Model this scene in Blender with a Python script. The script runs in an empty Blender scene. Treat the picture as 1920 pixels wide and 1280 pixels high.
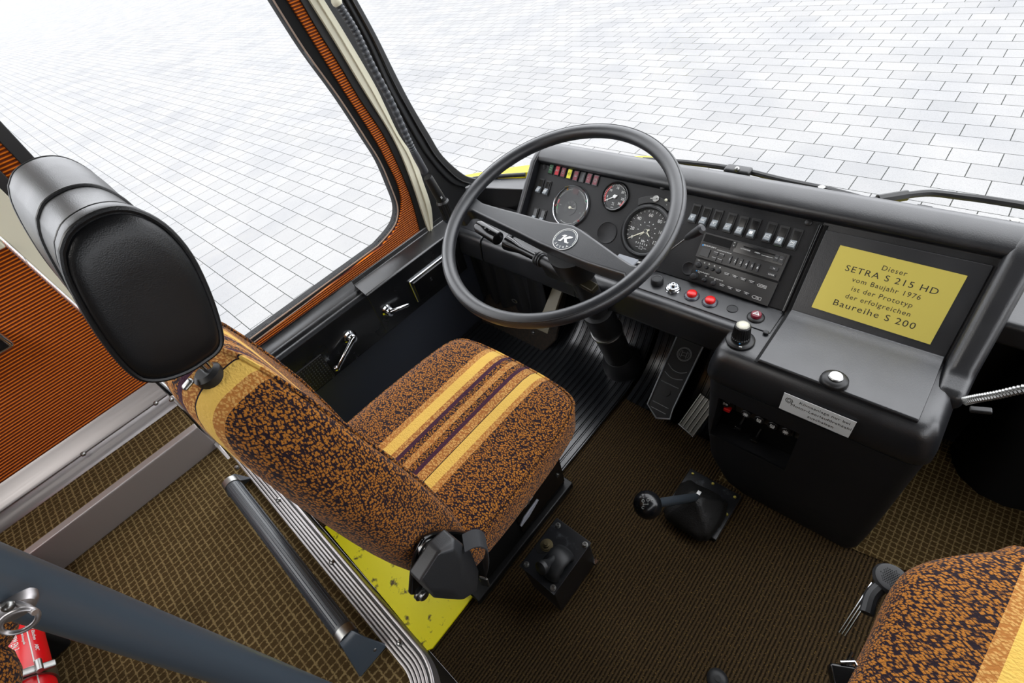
# Cab of a touring coach: driver's seat, dashboard and podium seen from the aisle.
# World axes: x to the right of the coach, y forward, z up from the driver's floor.
import bpy, bmesh, math, random
from mathutils import Vector, Matrix
random.seed(4)
S = bpy.context.scene
COL = S.collection

# ------------------------------------------------------------------ camera
EYE = Vector((0, 0, 1.28))
YAW, PITCH, ROLL, FPX = -0.920066, 0.774345, -0.279058, 907.026
def cam_axes():
    cy, sy = math.cos(YAW), math.sin(YAW)
    f = Vector((sy*math.cos(PITCH), cy*math.cos(PITCH), -math.sin(PITCH)))
    rt = Vector((cy, -sy, 0)); up = rt.cross(f)
    c, s = math.cos(ROLL), math.sin(ROLL)
    return c*rt + s*up, -s*rt + c*up, f
CX, CY, CF = cam_axes()
cam_d = bpy.data.cameras.new('camera'); cam = bpy.data.objects.new('camera', cam_d); COL.objects.link(cam)
m = Matrix((CX, CY, -CF)).transposed().to_4x4(); m.translation = EYE
cam.matrix_world = m
cam_d.sensor_width = 36; cam_d.lens = FPX/1920*36; cam_d.clip_start = 0.02; cam_d.clip_end = 2000
S.camera = cam

# ------------------------------------------------------------------ light
W = bpy.data.worlds.new('overcast'); S.world = W; W.use_nodes = True
wn = W.node_tree.nodes; wl = W.node_tree.links
bg = wn['Background']; bg.inputs[1].default_value = 3.0
tc = wn.new('ShaderNodeTexCoord'); sx = wn.new('ShaderNodeSeparateXYZ'); rp = wn.new('ShaderNodeValToRGB')
wl.new(tc.outputs['Generated'], sx.inputs[0]); wl.new(sx.outputs[2], rp.inputs[0]); wl.new(rp.outputs[0], bg.inputs[0])
rp.color_ramp.elements[0].position = 0.0; rp.color_ramp.elements[0].color = (.84, .86, .90, 1)
rp.color_ramp.elements[1].position = 0.6; rp.color_ramp.elements[1].color = (1.0, 1.02, 1.06, 1)
S.view_settings.view_transform = 'Standard'; S.view_settings.look = 'None'
S.view_settings.gamma = 1; S.view_settings.use_curve_mapping = False
S.view_settings.exposure = 0.5
def area(name, loc, aim, sx_, sy_, power, col=(1, 1, 1)):
    d = bpy.data.lights.new(name, 'AREA'); d.shape = 'RECTANGLE'; d.size = sx_; d.size_y = sy_; d.energy = power; d.color = col
    o = bpy.data.objects.new(name, d); COL.objects.link(o); o.location = loc
    o.rotation_euler = (Vector(aim)-Vector(loc)).to_track_quat('-Z', 'Y').to_euler()
    return o
area('fill_light', (-.85, -.75, 1.92), (-.6, -.3, .2), .4, .4, 8, (1, .97, .93))  # added fill under the roof, brightens podium, carpets and plate; no fitting there

# ------------------------------------------------------------------ points seen along a line of sight, on a chosen real plane
def ray(px, py):
    return CX*((px-960)/FPX) + CY*(-(py-640)/FPX) + CF
def ax(px, py, x): d = ray(px, py); return EYE + d*((x-EYE.x)/d.x)
def ay(px, py, y): d = ray(px, py); return EYE + d*((y-EYE.y)/d.y)
def az(px, py, z): d = ray(px, py); return EYE + d*((z-EYE.z)/d.z)
def ap(px, py, p0, n): d = ray(px, py); return EYE + d*((Vector(p0)-EYE).dot(n)/d.dot(n))

class Frame:
    def __init__(s, o, u, v, w=None):
        s.o = Vector(o); s.u = Vector(u).normalized(); v = Vector(v); s.w = s.u.cross(v).normalized() if w is None else Vector(w).normalized()
        s.v = s.w.cross(s.u).normalized()
    def p(s, a, b, c=0): return s.o + s.u*a + s.v*b + s.w*c
    def hit(s, px, py, c=0):
        q = ap(px, py, s.o + s.w*c, s.w) - s.o
        return q.dot(s.u), q.dot(s.v)
    def at(s, px, py, c=0):
        a, b = s.hit(px, py, c); return s.shift(a, b, c)
    def shift(s, a, b, c=0): return Frame(s.p(a, b, c), s.u, s.v, s.w)
    def rot(s, ang): 
        c, n = math.cos(ang), math.sin(ang); return Frame(s.o, s.u*c+s.v*n, s.v*c-s.u*n, s.w)
def basis(d):
    d = Vector(d).normalized(); a = Vector((0, 0, 1)) if abs(d.z) < .9 else Vector((1, 0, 0))
    u = d.cross(a).normalized(); return u, d.cross(u), d

# ------------------------------------------------------------------ mesh builder
class MB:
    def __init__(s): s.b = bmesh.new()
    def poly(s, pts): 
        try: return s.b.faces.new([s.b.verts.new(p) for p in pts])
        except ValueError: return None
    def boxf(s, F, u0, u1, v0, v1, w0, w1, taper=0):
        t = taper
        P = [F.p(u0, v0, w0), F.p(u1, v0, w0), F.p(u1, v1, w0), F.p(u0, v1, w0),
             F.p(u0+t, v0+t, w1), F.p(u1-t, v0+t, w1), F.p(u1-t, v1-t, w1), F.p(u0+t, v1-t, w1)]
        s.hexa(P); return s
    def hexa(s, P):
        v = [s.b.verts.new(p) for p in P]
        for f in ((3, 2, 1, 0), (4, 5, 6, 7), (0, 1, 5, 4), (1, 2, 6, 5), (2, 3, 7, 6), (3, 0, 4, 7)): s.b.faces.new([v[i] for i in f])
        return s
    def box(s, a, b):
        return s.boxf(Frame((0, 0, 0), (1, 0, 0), (0, 1, 0)), a[0], b[0], a[1], b[1], a[2], b[2])
    def prism(s, pts, vec):
        vec = Vector(vec); a = [s.b.verts.new(Vector(p)) for p in pts]; c = [s.b.verts.new(Vector(p)+vec) for p in pts]; n = len(a)
        s.b.faces.new(a[::-1]); s.b.faces.new(c)
        for i in range(n): s.b.faces.new((a[i], a[(i+1) % n], c[(i+1) % n], c[i]))
        return s
    def strip(s, A, B, vec):           # closed band between two polylines, given thickness vec
        vec = Vector(vec); n = len(A)
        a = [s.b.verts.new(p) for p in A]; b = [s.b.verts.new(p) for p in B]
        c = [s.b.verts.new(Vector(p)+vec) for p in A]; d = [s.b.verts.new(Vector(p)+vec) for p in B]
        for i in range(n-1):
            s.b.faces.new((a[i], a[i+1], b[i+1], b[i])); s.b.faces.new((c[i+1], c[i], d[i], d[i+1]))
            s.b.faces.new((a[i+1], a[i], c[i], c[i+1])); s.b.faces.new((b[i], b[i+1], d[i+1], d[i]))
        s.b.faces.new((a[0], b[0], d[0], c[0])); s.b.faces.new((b[-1], a[-1], c[-1], d[-1]))
        return s
    def loft(s, rings, cap=True, closed=False):
        R = [[s.b.verts.new(p) for p in r] for r in rings]; n = len(R[0])
        m_ = len(R)
        for k in range(m_ if closed else m_-1):
            A, B = R[k], R[(k+1) % m_]
            for i in range(n): s.b.faces.new((A[i], A[(i+1) % n], B[(i+1) % n], B[i]))
        if cap and not closed: s.b.faces.new(R[0][::-1]); s.b.faces.new(R[-1])
        return s
    def lathe(s, o, d, prof, n=32):     # prof: (radius, height)
        u, v, d = basis(d); o = Vector(o)
        return s.loft([[o + d*h + (u*math.cos(2*math.pi*i/n) + v*math.sin(2*math.pi*i/n))*max(r, 1e-5) for i in range(n)] for r, h in prof])
    def cyl(s, a, b, r, r1=None, n=24):
        a, b = Vector(a), Vector(b); L = (b-a).length
        return s.lathe(a, b-a, [(r, 0), (r if r1 is None else r1, L)], n)
    def tube(s, pts, r, n=12, closed=False, cap=True):
        pts = [Vector(p) for p in pts]; m_ = len(pts); rs = r if isinstance(r, (list, tuple)) else [r]*m_
        rings = []; up = None
        for i, p in enumerate(pts):
            t = (pts[(i+1) % m_]-pts[i-1]) if closed else (pts[min(i+1, m_-1)]-pts[max(i-1, 0)])
            t.normalize()
            if up is None: up = basis(t)[0]
            up = (up - t*up.dot(t)).normalized(); v = t.cross(up)
            rings.append([p + (up*math.cos(2*math.pi*k/n) + v*math.sin(2*math.pi*k/n))*rs[i] for k in range(n)])
        return s.loft(rings, cap, closed)
    def ring(s, F, R, r, n=48, k=8, a0=0, a1=2*math.pi):
        full = abs(a1-a0-2*math.pi) < 1e-4
        N = n if full else n+1
        return s.tube([F.p(R*math.cos(a0+(a1-a0)*i/n), R*math.sin(a0+(a1-a0)*i/n)) for i in range(N)], r, k, full)
    def sphere(s, c, r, n=20, sc=(1, 1, 1)):
        c = Vector(c); rings = []
        for i in range(1, n//2):
            t = math.pi*i/(n//2)
            rings.append([c + Vector((math.sin(t)*math.cos(2*math.pi*k/n)*sc[0], math.sin(t)*math.sin(2*math.pi*k/n)*sc[1], -math.cos(t)*sc[2]))*r for k in range(n)])
        return s.loft(rings)
    def arc_band(s, F, R0, R1, a0, a1, w0, w1, n=24):
        A = [F.p(R0*math.cos(a0+(a1-a0)*i/n), R0*math.sin(a0+(a1-a0)*i/n), w0) for i in range(n+1)]
        B = [F.p(R1*math.cos(a0+(a1-a0)*i/n), R1*math.sin(a0+(a1-a0)*i/n), w0) for i in range(n+1)]
        return s.strip(A, B, F.w*(w1-w0))
    def text(s, txt, F, size, depth=.0003, align='CENTER', spacing=1, stretch=1, shear=0):
        cu = bpy.data.curves.new('lettering', 'FONT'); cu.body = txt; cu.size = size; cu.align_x = align; cu.align_y = 'CENTER'
        cu.extrude = depth; cu.space_character = spacing; cu.shear = shear; cu.resolution_u = 3
        o = bpy.data.objects.new('lettering', cu); COL.objects.link(o)
        bpy.context.view_layer.update()
        me = bpy.data.meshes.new_from_object(o.evaluated_get(bpy.context.evaluated_depsgraph_get()))
        bpy.data.objects.remove(o); bpy.data.curves.remove(cu)
        vs = [s.b.verts.new(F.p(v.co.x*stretch, v.co.y, v.co.z)) for v in me.vertices]
        for f in me.polygons:
            try: s.b.faces.new([vs[i] for i in f.vertices])
            except ValueError: pass
        bpy.data.meshes.remove(me); return s
    def build(s, name, mat, parent=None, bevel=0, seg=2, sub=0, sharp=35, limit=40, **kw):
        bmesh.ops.remove_doubles(s.b, verts=s.b.verts, dist=1e-6)
        bmesh.ops.recalc_face_normals(s.b, faces=s.b.faces)
        off = world_of(parent) if parent else Vector((0, 0, 0))
        if not parent and s.b.verts:
            xs = [v.co for v in s.b.verts]
            off = Vector(((min(v.x for v in xs)+max(v.x for v in xs))/2, (min(v.y for v in xs)+max(v.y for v in xs))/2, min(v.z for v in xs)))
        for v in s.b.verts: v.co -= off
        me = bpy.data.meshes.new(name); s.b.to_mesh(me); s.b.free()
        o = bpy.data.objects.new(name, me); COL.objects.link(o)
        me.materials.append(mat)
        for p in me.polygons: p.use_smooth = True
        if not bevel and not sub: me.set_sharp_from_angle(angle=math.radians(sharp))
        if parent: o.parent = parent
        else: o.location = off
        if bevel:
            b = o.modifiers.new('bevel', 'BEVEL'); b.width = bevel; b.segments = seg; b.limit_method = 'ANGLE'; b.angle_limit = math.radians(limit); b.harden_normals = False
            o.modifiers.new('wn', 'WEIGHTED_NORMAL')
        if sub:
            u = o.modifiers.new('sub', 'SUBSURF'); u.levels = sub; u.render_levels = sub
        for k, v in kw.items(): o[k] = v
        return o
def world_of(o):
    p = Vector(o.location)
    while o.parent: o = o.parent; p = p + Vector(o.location)
    return p
def thing(name, label, cat, loc, group=None):
    o = bpy.data.objects.new(name, None); COL.objects.link(o); o.empty_display_size = .05
    o.location = loc; o['label'] = label; o['category'] = cat
    if group: o['group'] = group
    return o
def tag(o, label, cat, group=None):
    o['label'] = label; o['category'] = cat
    if group: o['group'] = group
    return o
def copy_tree(o, parent=None):
    c = o.copy(); COL.objects.link(c); c.parent = parent
    for ch in list(o.children): copy_tree(ch, c)
    return c

# ------------------------------------------------------------------ materials
def srgb(r, g, b):
    f = lambda c: (c/255/12.92) if c <= 10 else ((c/255+.055)/1.055)**2.4
    return (f(r), f(g), f(b), 1)
class Mat:
    def __init__(s, name, col=(.5, .5, .5, 1), rough=.5, metal=0, spec=.5, coat=0):
        s.m = bpy.data.materials.new(name); s.m.use_nodes = True; s.t = s.m.node_tree; s.N = s.t.nodes; s.L = s.t.links
        s.p = s.N['Principled BSDF']; s.p.inputs['Base Color'].default_value = col; s.p.inputs['Roughness'].default_value = rough
        s.p.inputs['Metallic'].default_value = metal; s.p.inputs['Specular IOR Level'].default_value = spec; s.p.inputs['Coat Weight'].default_value = coat
        s.tc = None
    def n(s, typ, **kw):
        o = s.N.new('ShaderNode'+typ)
        for k, v in kw.items():
            if k.startswith('i_'): o.inputs[k[2:].replace('_', ' ')].default_value = v
            else: setattr(o, k, v)
        return o
    def co(s, which='Object'):
        if not s.tc: s.tc = s.n('TexCoord')
        return s.tc.outputs[which]
    def link(s, a, b): s.L.new(a, b)
    def val(s, op, a, b=None, c=None):
        o = s.n('Math', operation=op)
        for i, q in enumerate((a, b, c)):
            if q is None: continue
            if isinstance(q, (int, float)): o.inputs[i].default_value = q
            else: s.link(q, o.inputs[i])
        return o.outputs[0]
    def noise(s, scale, detail=2, vec=None, rough=.5):
        o = s.n('TexNoise'); o.inputs['Scale'].default_value = scale; o.inputs['Detail'].default_value = detail; o.inputs['Roughness'].default_value = rough
        s.link(vec or s.co(), o.inputs['Vector']); return o.outputs['Fac']
    def ramp(s, fac, stops, const=False):
        o = s.n('ValToRGB'); e = o.color_ramp.elements; o.color_ramp.interpolation = 'CONSTANT' if const else 'LINEAR'
        while len(e) < len(stops): e.new(.5)
        for i, (p, c) in enumerate(stops): e[i].position = p; e[i].color = c if len(c) == 4 else (*c, 1)
        s.link(fac, o.inputs[0]); return o.outputs[0]
    def mix(s, fac, a, b):
        o = s.n('Mix', data_type='RGBA')
        for q, i in ((fac, 0), (a, 6), (b, 7)):
            if isinstance(q, (int, float)): o.inputs[i].default_value = q
            elif isinstance(q, tuple): o.inputs[i].default_value = q
            else: s.link(q, o.inputs[i])
        return o.outputs[2]
    def bump(s, h, strength=.3, dist=.002):
        o = s.n('Bump'); o.inputs['Strength'].default_value = strength; o.inputs['Distance'].default_value = dist
        s.link(h, o.inputs['Height']); s.link(o.outputs[0], s.p.inputs['Normal'])
    def col(s, c): s.link(c, s.p.inputs['Base Color'])
    def xyz(s):
        o = s.n('SeparateXYZ'); s.link(s.co(), o.inputs[0]); return o.outputs
def plain(name, col, rough=.5, metal=0, spec=.5, coat=0): return Mat(name, col, rough, metal, spec, coat).m
def grained(name, col, rough=.45, scale=260, strength=.35, spec=.5, wrinkle=0, dust=0):
    k = Mat(name, col, rough, 0, spec)
    v = k.n('TexVoronoi'); v.inputs['Scale'].default_value = scale; k.link(k.co(), v.inputs['Vector'])
    h = k.val('ADD', v.outputs['Distance'], k.val('MULTIPLY', k.noise(scale*1.7, 2), .6))
    if wrinkle: h = k.val('ADD', h, k.val('MULTIPLY', k.noise(scale*.12, 4), wrinkle))
    k.bump(h, strength, .0012)
    r = k.val('MULTIPLY_ADD', k.noise(14, 3), .22, rough-.11); k.link(r, k.p.inputs['Roughness'])
    return k.m
def blotch(name, c0, c1, lo, hi, scale, rough=.5, metal=0, bumpy=.1):
    k = Mat(name, c0, rough, metal); f = k.noise(scale, 5, rough=.65)
    k.col(k.ramp(f, [(lo, c0), (hi, c1)])); k.bump(f, bumpy, .001); return k.m

VINYL = grained('dash_vinyl', srgb(23, 24, 27), .37, 520, .09, .85, wrinkle=1.2)
PANEL = grained('panel_vinyl', srgb(17, 17, 19), .5, 700, .15, .35)
GLOSSV = grained('side_panel_vinyl', srgb(14, 15, 17), .24, 700, .05, 1.0, wrinkle=1.5)
LEATHER = grained('black_leatherette', srgb(12, 13, 15), .40, 900, .10, .5)
RIMM = grained('wheel_rubber', srgb(26, 28, 32), .36, 1100, .13, .85)
BLACK = plain('satin_black', srgb(18, 18, 19), .42)
DEEP = plain('deep_black', srgb(10, 10, 10), .6, spec=.2)
GLOSS = plain('gloss_black', srgb(12, 12, 13), .16)
RUBBER = plain('rubber', srgb(26, 27, 29), .5)
CHROME = plain('chrome', srgb(205, 208, 212), .1, 1)
STEEL = plain('steel', srgb(150, 150, 148), .32, 1)
GREYP = plain('key_grey', srgb(112, 118, 122), .4)
WHITE = plain('white_print', srgb(225, 226, 224), .6)
OFFW = plain('pale_print', srgb(150, 152, 150), .6)
CREAM = plain('cream_plastic', srgb(216, 212, 190), .45)
RED = plain('red_button', srgb(205, 22, 22), .28)
DRED = plain('dark_red_lens', srgb(110, 18, 38), .3)
BRED = plain('red_lens', srgb(170, 22, 40), .3)
GREEN = plain('green_lens', srgb(14, 70, 34), .3)
YELLOW = plain('yellow_lens', srgb(215, 210, 30), .35)
BLUE = plain('blue_print', srgb(60, 150, 220), .5)
RAILM = plain('slate_paint', srgb(58, 66, 74), .3)
BODYY = plain('yellow_coachwork', srgb(214, 196, 40), .35)

# ------------------------------------------------------------------ patterned materials
def ground_mat():
    k = Mat('pale_paving', rough=.9, spec=.05)
    mp = k.n('Mapping'); k.link(k.co(), mp.inputs[0]); mp.inputs['Location'].default_value = (.02, .035, 0)
    b = k.n('TexBrick'); k.link(mp.outputs[0], b.inputs['Vector']); b.offset = .5; b.squash = 1
    b.inputs['Color1'].default_value = (.25, .248, .243, 1); b.inputs['Color2'].default_value = (.222, .221, .218, 1); b.inputs['Mortar'].default_value = (.022, .023, .02, 1)
    b.inputs['Scale'].default_value = 1; b.inputs['Mortar Size'].default_value = .0036; b.inputs['Mortar Smooth'].default_value = .3
    b.inputs['Brick Width'].default_value = .297; b.inputs['Row Height'].default_value = .2035; b.inputs['Bias'].default_value = -.2
    sp = k.noise(170, 3); sp2 = k.noise(1.1, 4)
    c = k.mix(k.ramp(sp, [(.30, (.55, .55, .55)), (.5, (1, 1, 1))]), (.15, .15, .15, 1), b.outputs['Color'])
    mm = k.n('Mix', data_type='RGBA', blend_type='MULTIPLY'); mm.inputs[0].default_value = 1
    k.link(c, mm.inputs[6]); k.link(k.ramp(sp2, [(.35, (.90, .91, .93)), (.55, (1, 1, 1))]), mm.inputs[7])
    k.col(mm.outputs[2]); return k.m
def moquette(name, x0, base=None, axis=0, scale=1.0, stripes=True, shear=0, dark=(.012, .006, .010)):
    # woven plush: short dark strokes between warm flecks, a set of stripes along the seat
    k = Mat(name, rough=.88, spec=.15)
    k.p.inputs['Sheen Weight'].default_value = .06; k.p.inputs['Sheen Roughness'].default_value = .5
    mp = k.n('Mapping'); k.link(k.co(), mp.inputs[0]); mp.inputs['Rotation'].default_value = (.2, .15, .75); mp.inputs['Scale'].default_value = (1, 1.55, 1.2)
    v = k.n('TexVoronoi', distance='CHEBYCHEV'); v.inputs['Scale'].default_value = 215*scale; v.inputs['Randomness'].default_value = .75
    k.link(mp.outputs[0], v.inputs['Vector'])
    fac = k.val('ADD', v.outputs['Distance'], k.val('MULTIPLY', k.val('SUBTRACT', k.noise(900*scale, 2), .5), .22))
    cell = k.ramp(fac, [(.29, (1, 1, 1)), (.45, (0, 0, 0))])
    br, fl = (.36, .135, .018), (.54, .30, .09)
    ye, pl, ol = (.67, .43, .095), (.045, .012, .030), (.30, .12, .02)
    o_ = k.xyz(); x = k.val('SUBTRACT', o_[0], k.val('MULTIPLY', o_[1], shear))
    pos = k.val('MULTIPLY_ADD', k.val('SUBTRACT', x, x0), 1/.5, .5)        # 0.5 m across the ramp
    if stripes:
        st = [(-.095, br, dark), (-.0815, fl, (.36, .14, .03)), (-.066, ye, ye), (-.0405, dark, dark), (-.0395, fl, (.30, .11, .025)), (-.0265, pl, pl), (-.0165, br, dark),
              (-.003, fl, (.34, .13, .03)), (.0135, br, dark), (.028, pl, pl), (.039, fl, (.30, .11, .025)), (.0605, dark, dark), (.0615, ye, ye), (.0835, fl, (.36, .14, .03)), (.097, br, dark)]
        hi = k.ramp(pos, [(0, br)]+[(.5+p*2, c) for p, c, d in st[1:]], True)
        lo = k.ramp(pos, [(0, dark)]+[(.5+p*2, d) for p, c, d in st[1:]], True)
    else:
        hi, lo = (*br, 1), (*dark, 1)
    k.col(k.mix(cell, lo, hi)); k.bump(k.val('MULTIPLY', fac, -1), .5, .0025); return k.m
def grid_carpet():
    k = Mat('grid_carpet', rough=.95, spec=.1)
    o = k.xyz(); P = .0128
    nz = k.noise(240, 2); nz2 = k.noise(90, 3)
    def lines(c):
        f = k.val('FRACT', k.val('ADD', k.val('MULTIPLY', c, 1/P), k.val('MULTIPLY', nz, .35)))
        d = k.val('ABSOLUTE', k.val('SUBTRACT', f, .5)); return d
    z_or = k.val('ADD', o[1], o[2])
    d = k.val('MINIMUM', lines(o[0]), lines(z_or))
    nz3 = k.noise(330, 3)
    fac = k.ramp(k.val('ADD', d, k.val('ADD', k.val('MULTIPLY', k.val('SUBTRACT', nz2, .5), .18), k.val('MULTIPLY', k.val('SUBTRACT', nz3, .5), .30))), [(.03, (1, 1, 1)), (.14, (0, 0, 0))])
    base = k.mix(k.noise(600, 2), (.030, .018, .006, 1), (.065, .040, .014, 1))
    k.col(k.mix(fac, base, (.18, .128, .056, 1))); k.bump(k.val('ADD', fac, k.noise(500, 2)), .5, .002); return k.m
def rib_carpet():
    k = Mat('ribbed_carpet', rough=.95, spec=.08)
    o = k.xyz()
    w = k.val('ADD', k.val('MULTIPLY', o[0], 2*math.pi/.0075), k.val('MULTIPLY', k.noise(60, 3), 2.2))
    s_ = k.val('MULTIPLY_ADD', k.val('SINE', w), .5, .5)
    f = k.val('ADD', k.val('MULTIPLY', s_, .55), k.val('MULTIPLY', k.noise(420, 3, rough=.7), .55))
    fl = k.noise(330, 2)
    c = k.ramp(f, [(.25, (.008, .0055, .003)), (.8, (.066, .043, .021))])
    k.col(k.mix(k.ramp(fl, [(.60, (0, 0, 0)), (.70, (1, 1, 1))]), c, (.13, .082, .024, 1)))
    k.bump(f, .8, .004); return k.m
def rib_orange():
    k = Mat('orange_ribbed_lining', rough=.55, spec=.3)
    o = k.xyz()
    s_ = k.val('MULTIPLY_ADD', k.val('SINE', k.val('ADD', k.val('MULTIPLY', o[2], 2*math.pi/.0062), k.val('MULTIPLY', k.noise(30, 2), .8))), .5, .5)
    k.col(k.ramp(s_, [(.1, (.085, .010, .0008)), (.5, (.24, .036, .001)), (.95, (.72, .175, .004))]))
    k.bump(s_, .7, .003); return k.m
def brushed(name, col, rough, stretch=(4, 4, 600)):
    k = Mat(name, col, rough, 1)
    mp = k.n('Mapping'); k.link(k.co(), mp.inputs[0]); mp.inputs['Scale'].default_value = stretch
    n = k.noise(1, 3, mp.outputs[0]); k.link(k.val('MULTIPLY_ADD', n, .25, rough-.12), k.p.inputs['Roughness']); return k.m
def glass(name, tint=(1, 1, 1, 1), base=.012, graze=.5):
    k = Mat(name); t = k.n('BsdfTransparent'); t.inputs[0].default_value = tint
    g = k.n('BsdfGlossy'); g.inputs['Roughness'].default_value = .02
    ge = k.n('NewGeometry'); dt = k.n('VectorMath', operation='DOT_PRODUCT'); k.link(ge.outputs['Incoming'], dt.inputs[0]); k.link(ge.outputs['Normal'], dt.inputs[1])
    c_ = k.val('SUBTRACT', 1, k.val('ABSOLUTE', dt.outputs['Value']))
    fr = k.val('MULTIPLY_ADD', k.val('POWER', c_, 5), graze, base)
    mx = k.n('MixShader'); k.link(fr, mx.inputs[0]); k.link(t.outputs[0], mx.inputs[1]); k.link(g.outputs[0], mx.inputs[2])
    k.link(mx.outputs[0], k.N['Material Output'].inputs[0]); return k.m
PAVE = ground_mat(); GRID = grid_carpet(); RIBC = rib_carpet(); ORIB = rib_orange()
ALU = brushed('brushed_aluminium', srgb(176, 172, 172), .42, (300, 6, 300)); GLASS = glass('window_glass'); GGLASS = glass('gauge_glass', base=.002, graze=.3)
ALUP = plain('painted_aluminium', srgb(158, 152, 150), .45, .55)
SEATX = -.602
MOQ = moquette('seat_moquette', 0)
YPL = blotch('worn_yellow_paint', srgb(252, 238, 4), srgb(80, 60, 14), .585, .66, 26, .45)
WORN = blotch('worn_black_paint', srgb(20, 21, 24), srgb(70, 72, 76), .58, .74, 38, .32, 0, .2)
BRASS = plain('brushed_brass', srgb(206, 190, 92), .45, .45)
MAT_R = plain('mat_rubber', srgb(27, 29, 32), .25, spec=.8)
FELT = blotch('brown_felt', srgb(40, 30, 20), srgb(22, 17, 12), .4, .6, 120, .95)
SIGNW = plain('silver_label', srgb(205, 208, 208), .4)
INK = plain('black_ink', srgb(22, 20, 16), .6)
EXT = plain('extinguisher_red', srgb(214, 10, 22), .22)
IVORY = plain('ivory_needle', srgb(222, 220, 200), .5)
RMARK = plain('red_mark', srgb(205, 40, 44), .5)
DIAL = plain('dial_black', srgb(16, 17, 18), .35)
DGREY = plain('dial_grey', srgb(40, 42, 44), .35)

# ------------------------------------------------------------------ the setting
def struct(o): o['kind'] = 'structure'; return o
GZ = -.92
b = MB(); b.poly([(-700, -300, GZ), (200, -300, GZ), (200, 700, GZ), (-700, 700, GZ)]); g = struct(b.build('ground', PAVE))
# keep the texture origin under the eye
for v in g.data.vertices: v.co += Vector(g.location)
g.location = (0, 0, 0)
PZ = .45                                                              # podium height
b = MB(); b.box((-1.25, -.09, -.06), (.75, 1.12, 0)); struct(b.build('floor', RIBC))
b = MB()                                                              # podium with a rounded front corner
c0 = Vector((-.36, -.165, 0)); out = [Vector((-1.25, -1.9, 0)), Vector((-1.25, -.088, 0))]
out += [c0 + Vector((math.sin(t), math.cos(t), 0))*.077 for t in [i*math.pi/2/12 for i in range(13)]] + [Vector((-.283, -1.9, 0))]
b.prism([p + Vector((0, 0, PZ-.02)) for p in out], (0, 0, .02)); struct(b.build('floor', GRID))
b = MB(); b.prism([p*1 + Vector((.004, -.004, -.02)) for p in out], (0, 0, PZ)); struct(b.build('wall_podium', BLACK))
b = MB(); b.box((-.283, -1.9, -.06), (.75, -.09, -.001)); struct(b.build('floor', RIBC))
b = MB(); b.poly([az(1609, 1033, .004), az(1722, 1078, .004), (.6, .68, .004), (.6, 1.1, .004), (-.2, 1.1, .004), (-.2, .69, .004)]); struct(b.build('floor', GRID))

WX = -1.234
b = MB(); b.box((-1.275, -.1, 0), (WX, 1.1, .472)); struct(b.build('wall_left', plain('lower_wall_vinyl', srgb(48, 52, 61), .5)))
b = MB(); b.box((-1.275, -2, .587), (WX, -.107, .968)); struct(b.build('wall_left', ORIB))
b = MB(); b.box((-1.275, -2, .0), (-1.236, -.107, .59)); struct(b.build('wall_left', BLACK))
b = MB(); b.boxf(Frame((0, 0, 0), (1, 0, 0), (0, 1, 0)), -1.27, -1.222, -2, -.106, .968, 1.004); b.boxf(Frame((0, 0, 0), (1, 0, 0), (0, 1, 0)), -1.27, -1.215, -2, -.106, .978, .984); struct(b.build('trim_1', CREAM, bevel=.003))
# pillar behind the driver's window: black frame, lining strip, black strip, cream cover
def slab(name, x, y0, y1, z0, z1, mat, t=.03): return struct(MB().box((x-t, y0, z0), (x, y1, z1)).build(name, mat, bevel=.002))
slab('trim_2', -1.236, .004, .027, .44, 1.62, BLACK)
slab('trim_3', -1.240, -.028, .006, .44, 1.62, ORIB)
slab('trim_4', -1.234, -.047, -.026, .44, 1.62, BLACK)
slab('trim_5', -1.226, -.100, -.046, .42, 1.62, CREAM, .04)

# driver's window: frame rubber, lining round it, panes
def px_x(pts, x): return [ax(p[0], p[1], x) for p in pts]
def smooth(P, k=4):
    P = [Vector(p) for p in P]; out_ = []
    for i in range(len(P)-1):
        p0, p1, p2, p3 = P[max(i-1, 0)], P[i], P[i+1], P[min(i+2, len(P)-1)]
        for j in range(k):
            t = j/k; out_.append(.5*((2*p1)+(p2-p0)*t+(2*p0-5*p1+4*p2-p3)*t*t+(3*p1-p0-3*p2+p3)*t**3))
    return out_+[P[-1]]
def up_ext(P, z=1.62):
    d = P[0]-P[2]; return [P[0]+d*((z-P[0].z)/d.z)]+P
gi = up_ext(smooth(px_x([(512, 0), (572, 95), (635, 182), (687, 262), (713, 304), (733, 351), (745, 386), (743, 413), (731, 434), (708, 460)], -1.25)))
go = up_ext(smooth(px_x([(540, 0), (587, 75), (642, 164), (701, 256), (727, 304), (745, 341), (753, 371), (752, 400), (743, 428), (716, 461)], -1.246)))
gi.append(Vector((-1.25, .02, .520))); go.append(Vector((-1.246, .02, .507)))
FRUB = plain('frame_rubber', srgb(20, 21, 22), .7, spec=.25)
wf = MB().strip(gi, go, (-.03, 0, 0)).build('window_1', FRUB, bevel=.003); struct(wf)
pane = [Vector((-1.262, p.y, p.z)) for p in gi]; pane.append(Vector((-1.262, .02, 1.62)))
MB().prism(pane, (.004, 0, 0)).build('pane', GLASS, wf)
cl = MB().hexa([ax(573, 97, -1.25), ax(578, 95, -1.25), ax(594, 121, -1.25), ax(590, 123, -1.25)] + [p + Vector((-.012, 0, 0)) for p in (ax(573, 97, -1.25), ax(578, 95, -1.25), ax(594, 121, -1.25), ax(590, 123, -1.25))]).build('catch', RUBBER, wf)
oi = [Vector((-1.24, p.y, p.z)) for p in up_ext(smooth(px_x([(540, 0), (587, 75), (642, 164), (701, 256), (727, 304), (745, 341), (753, 371), (752, 400), (743, 428), (716, 461)], -1.24)))]
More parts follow.
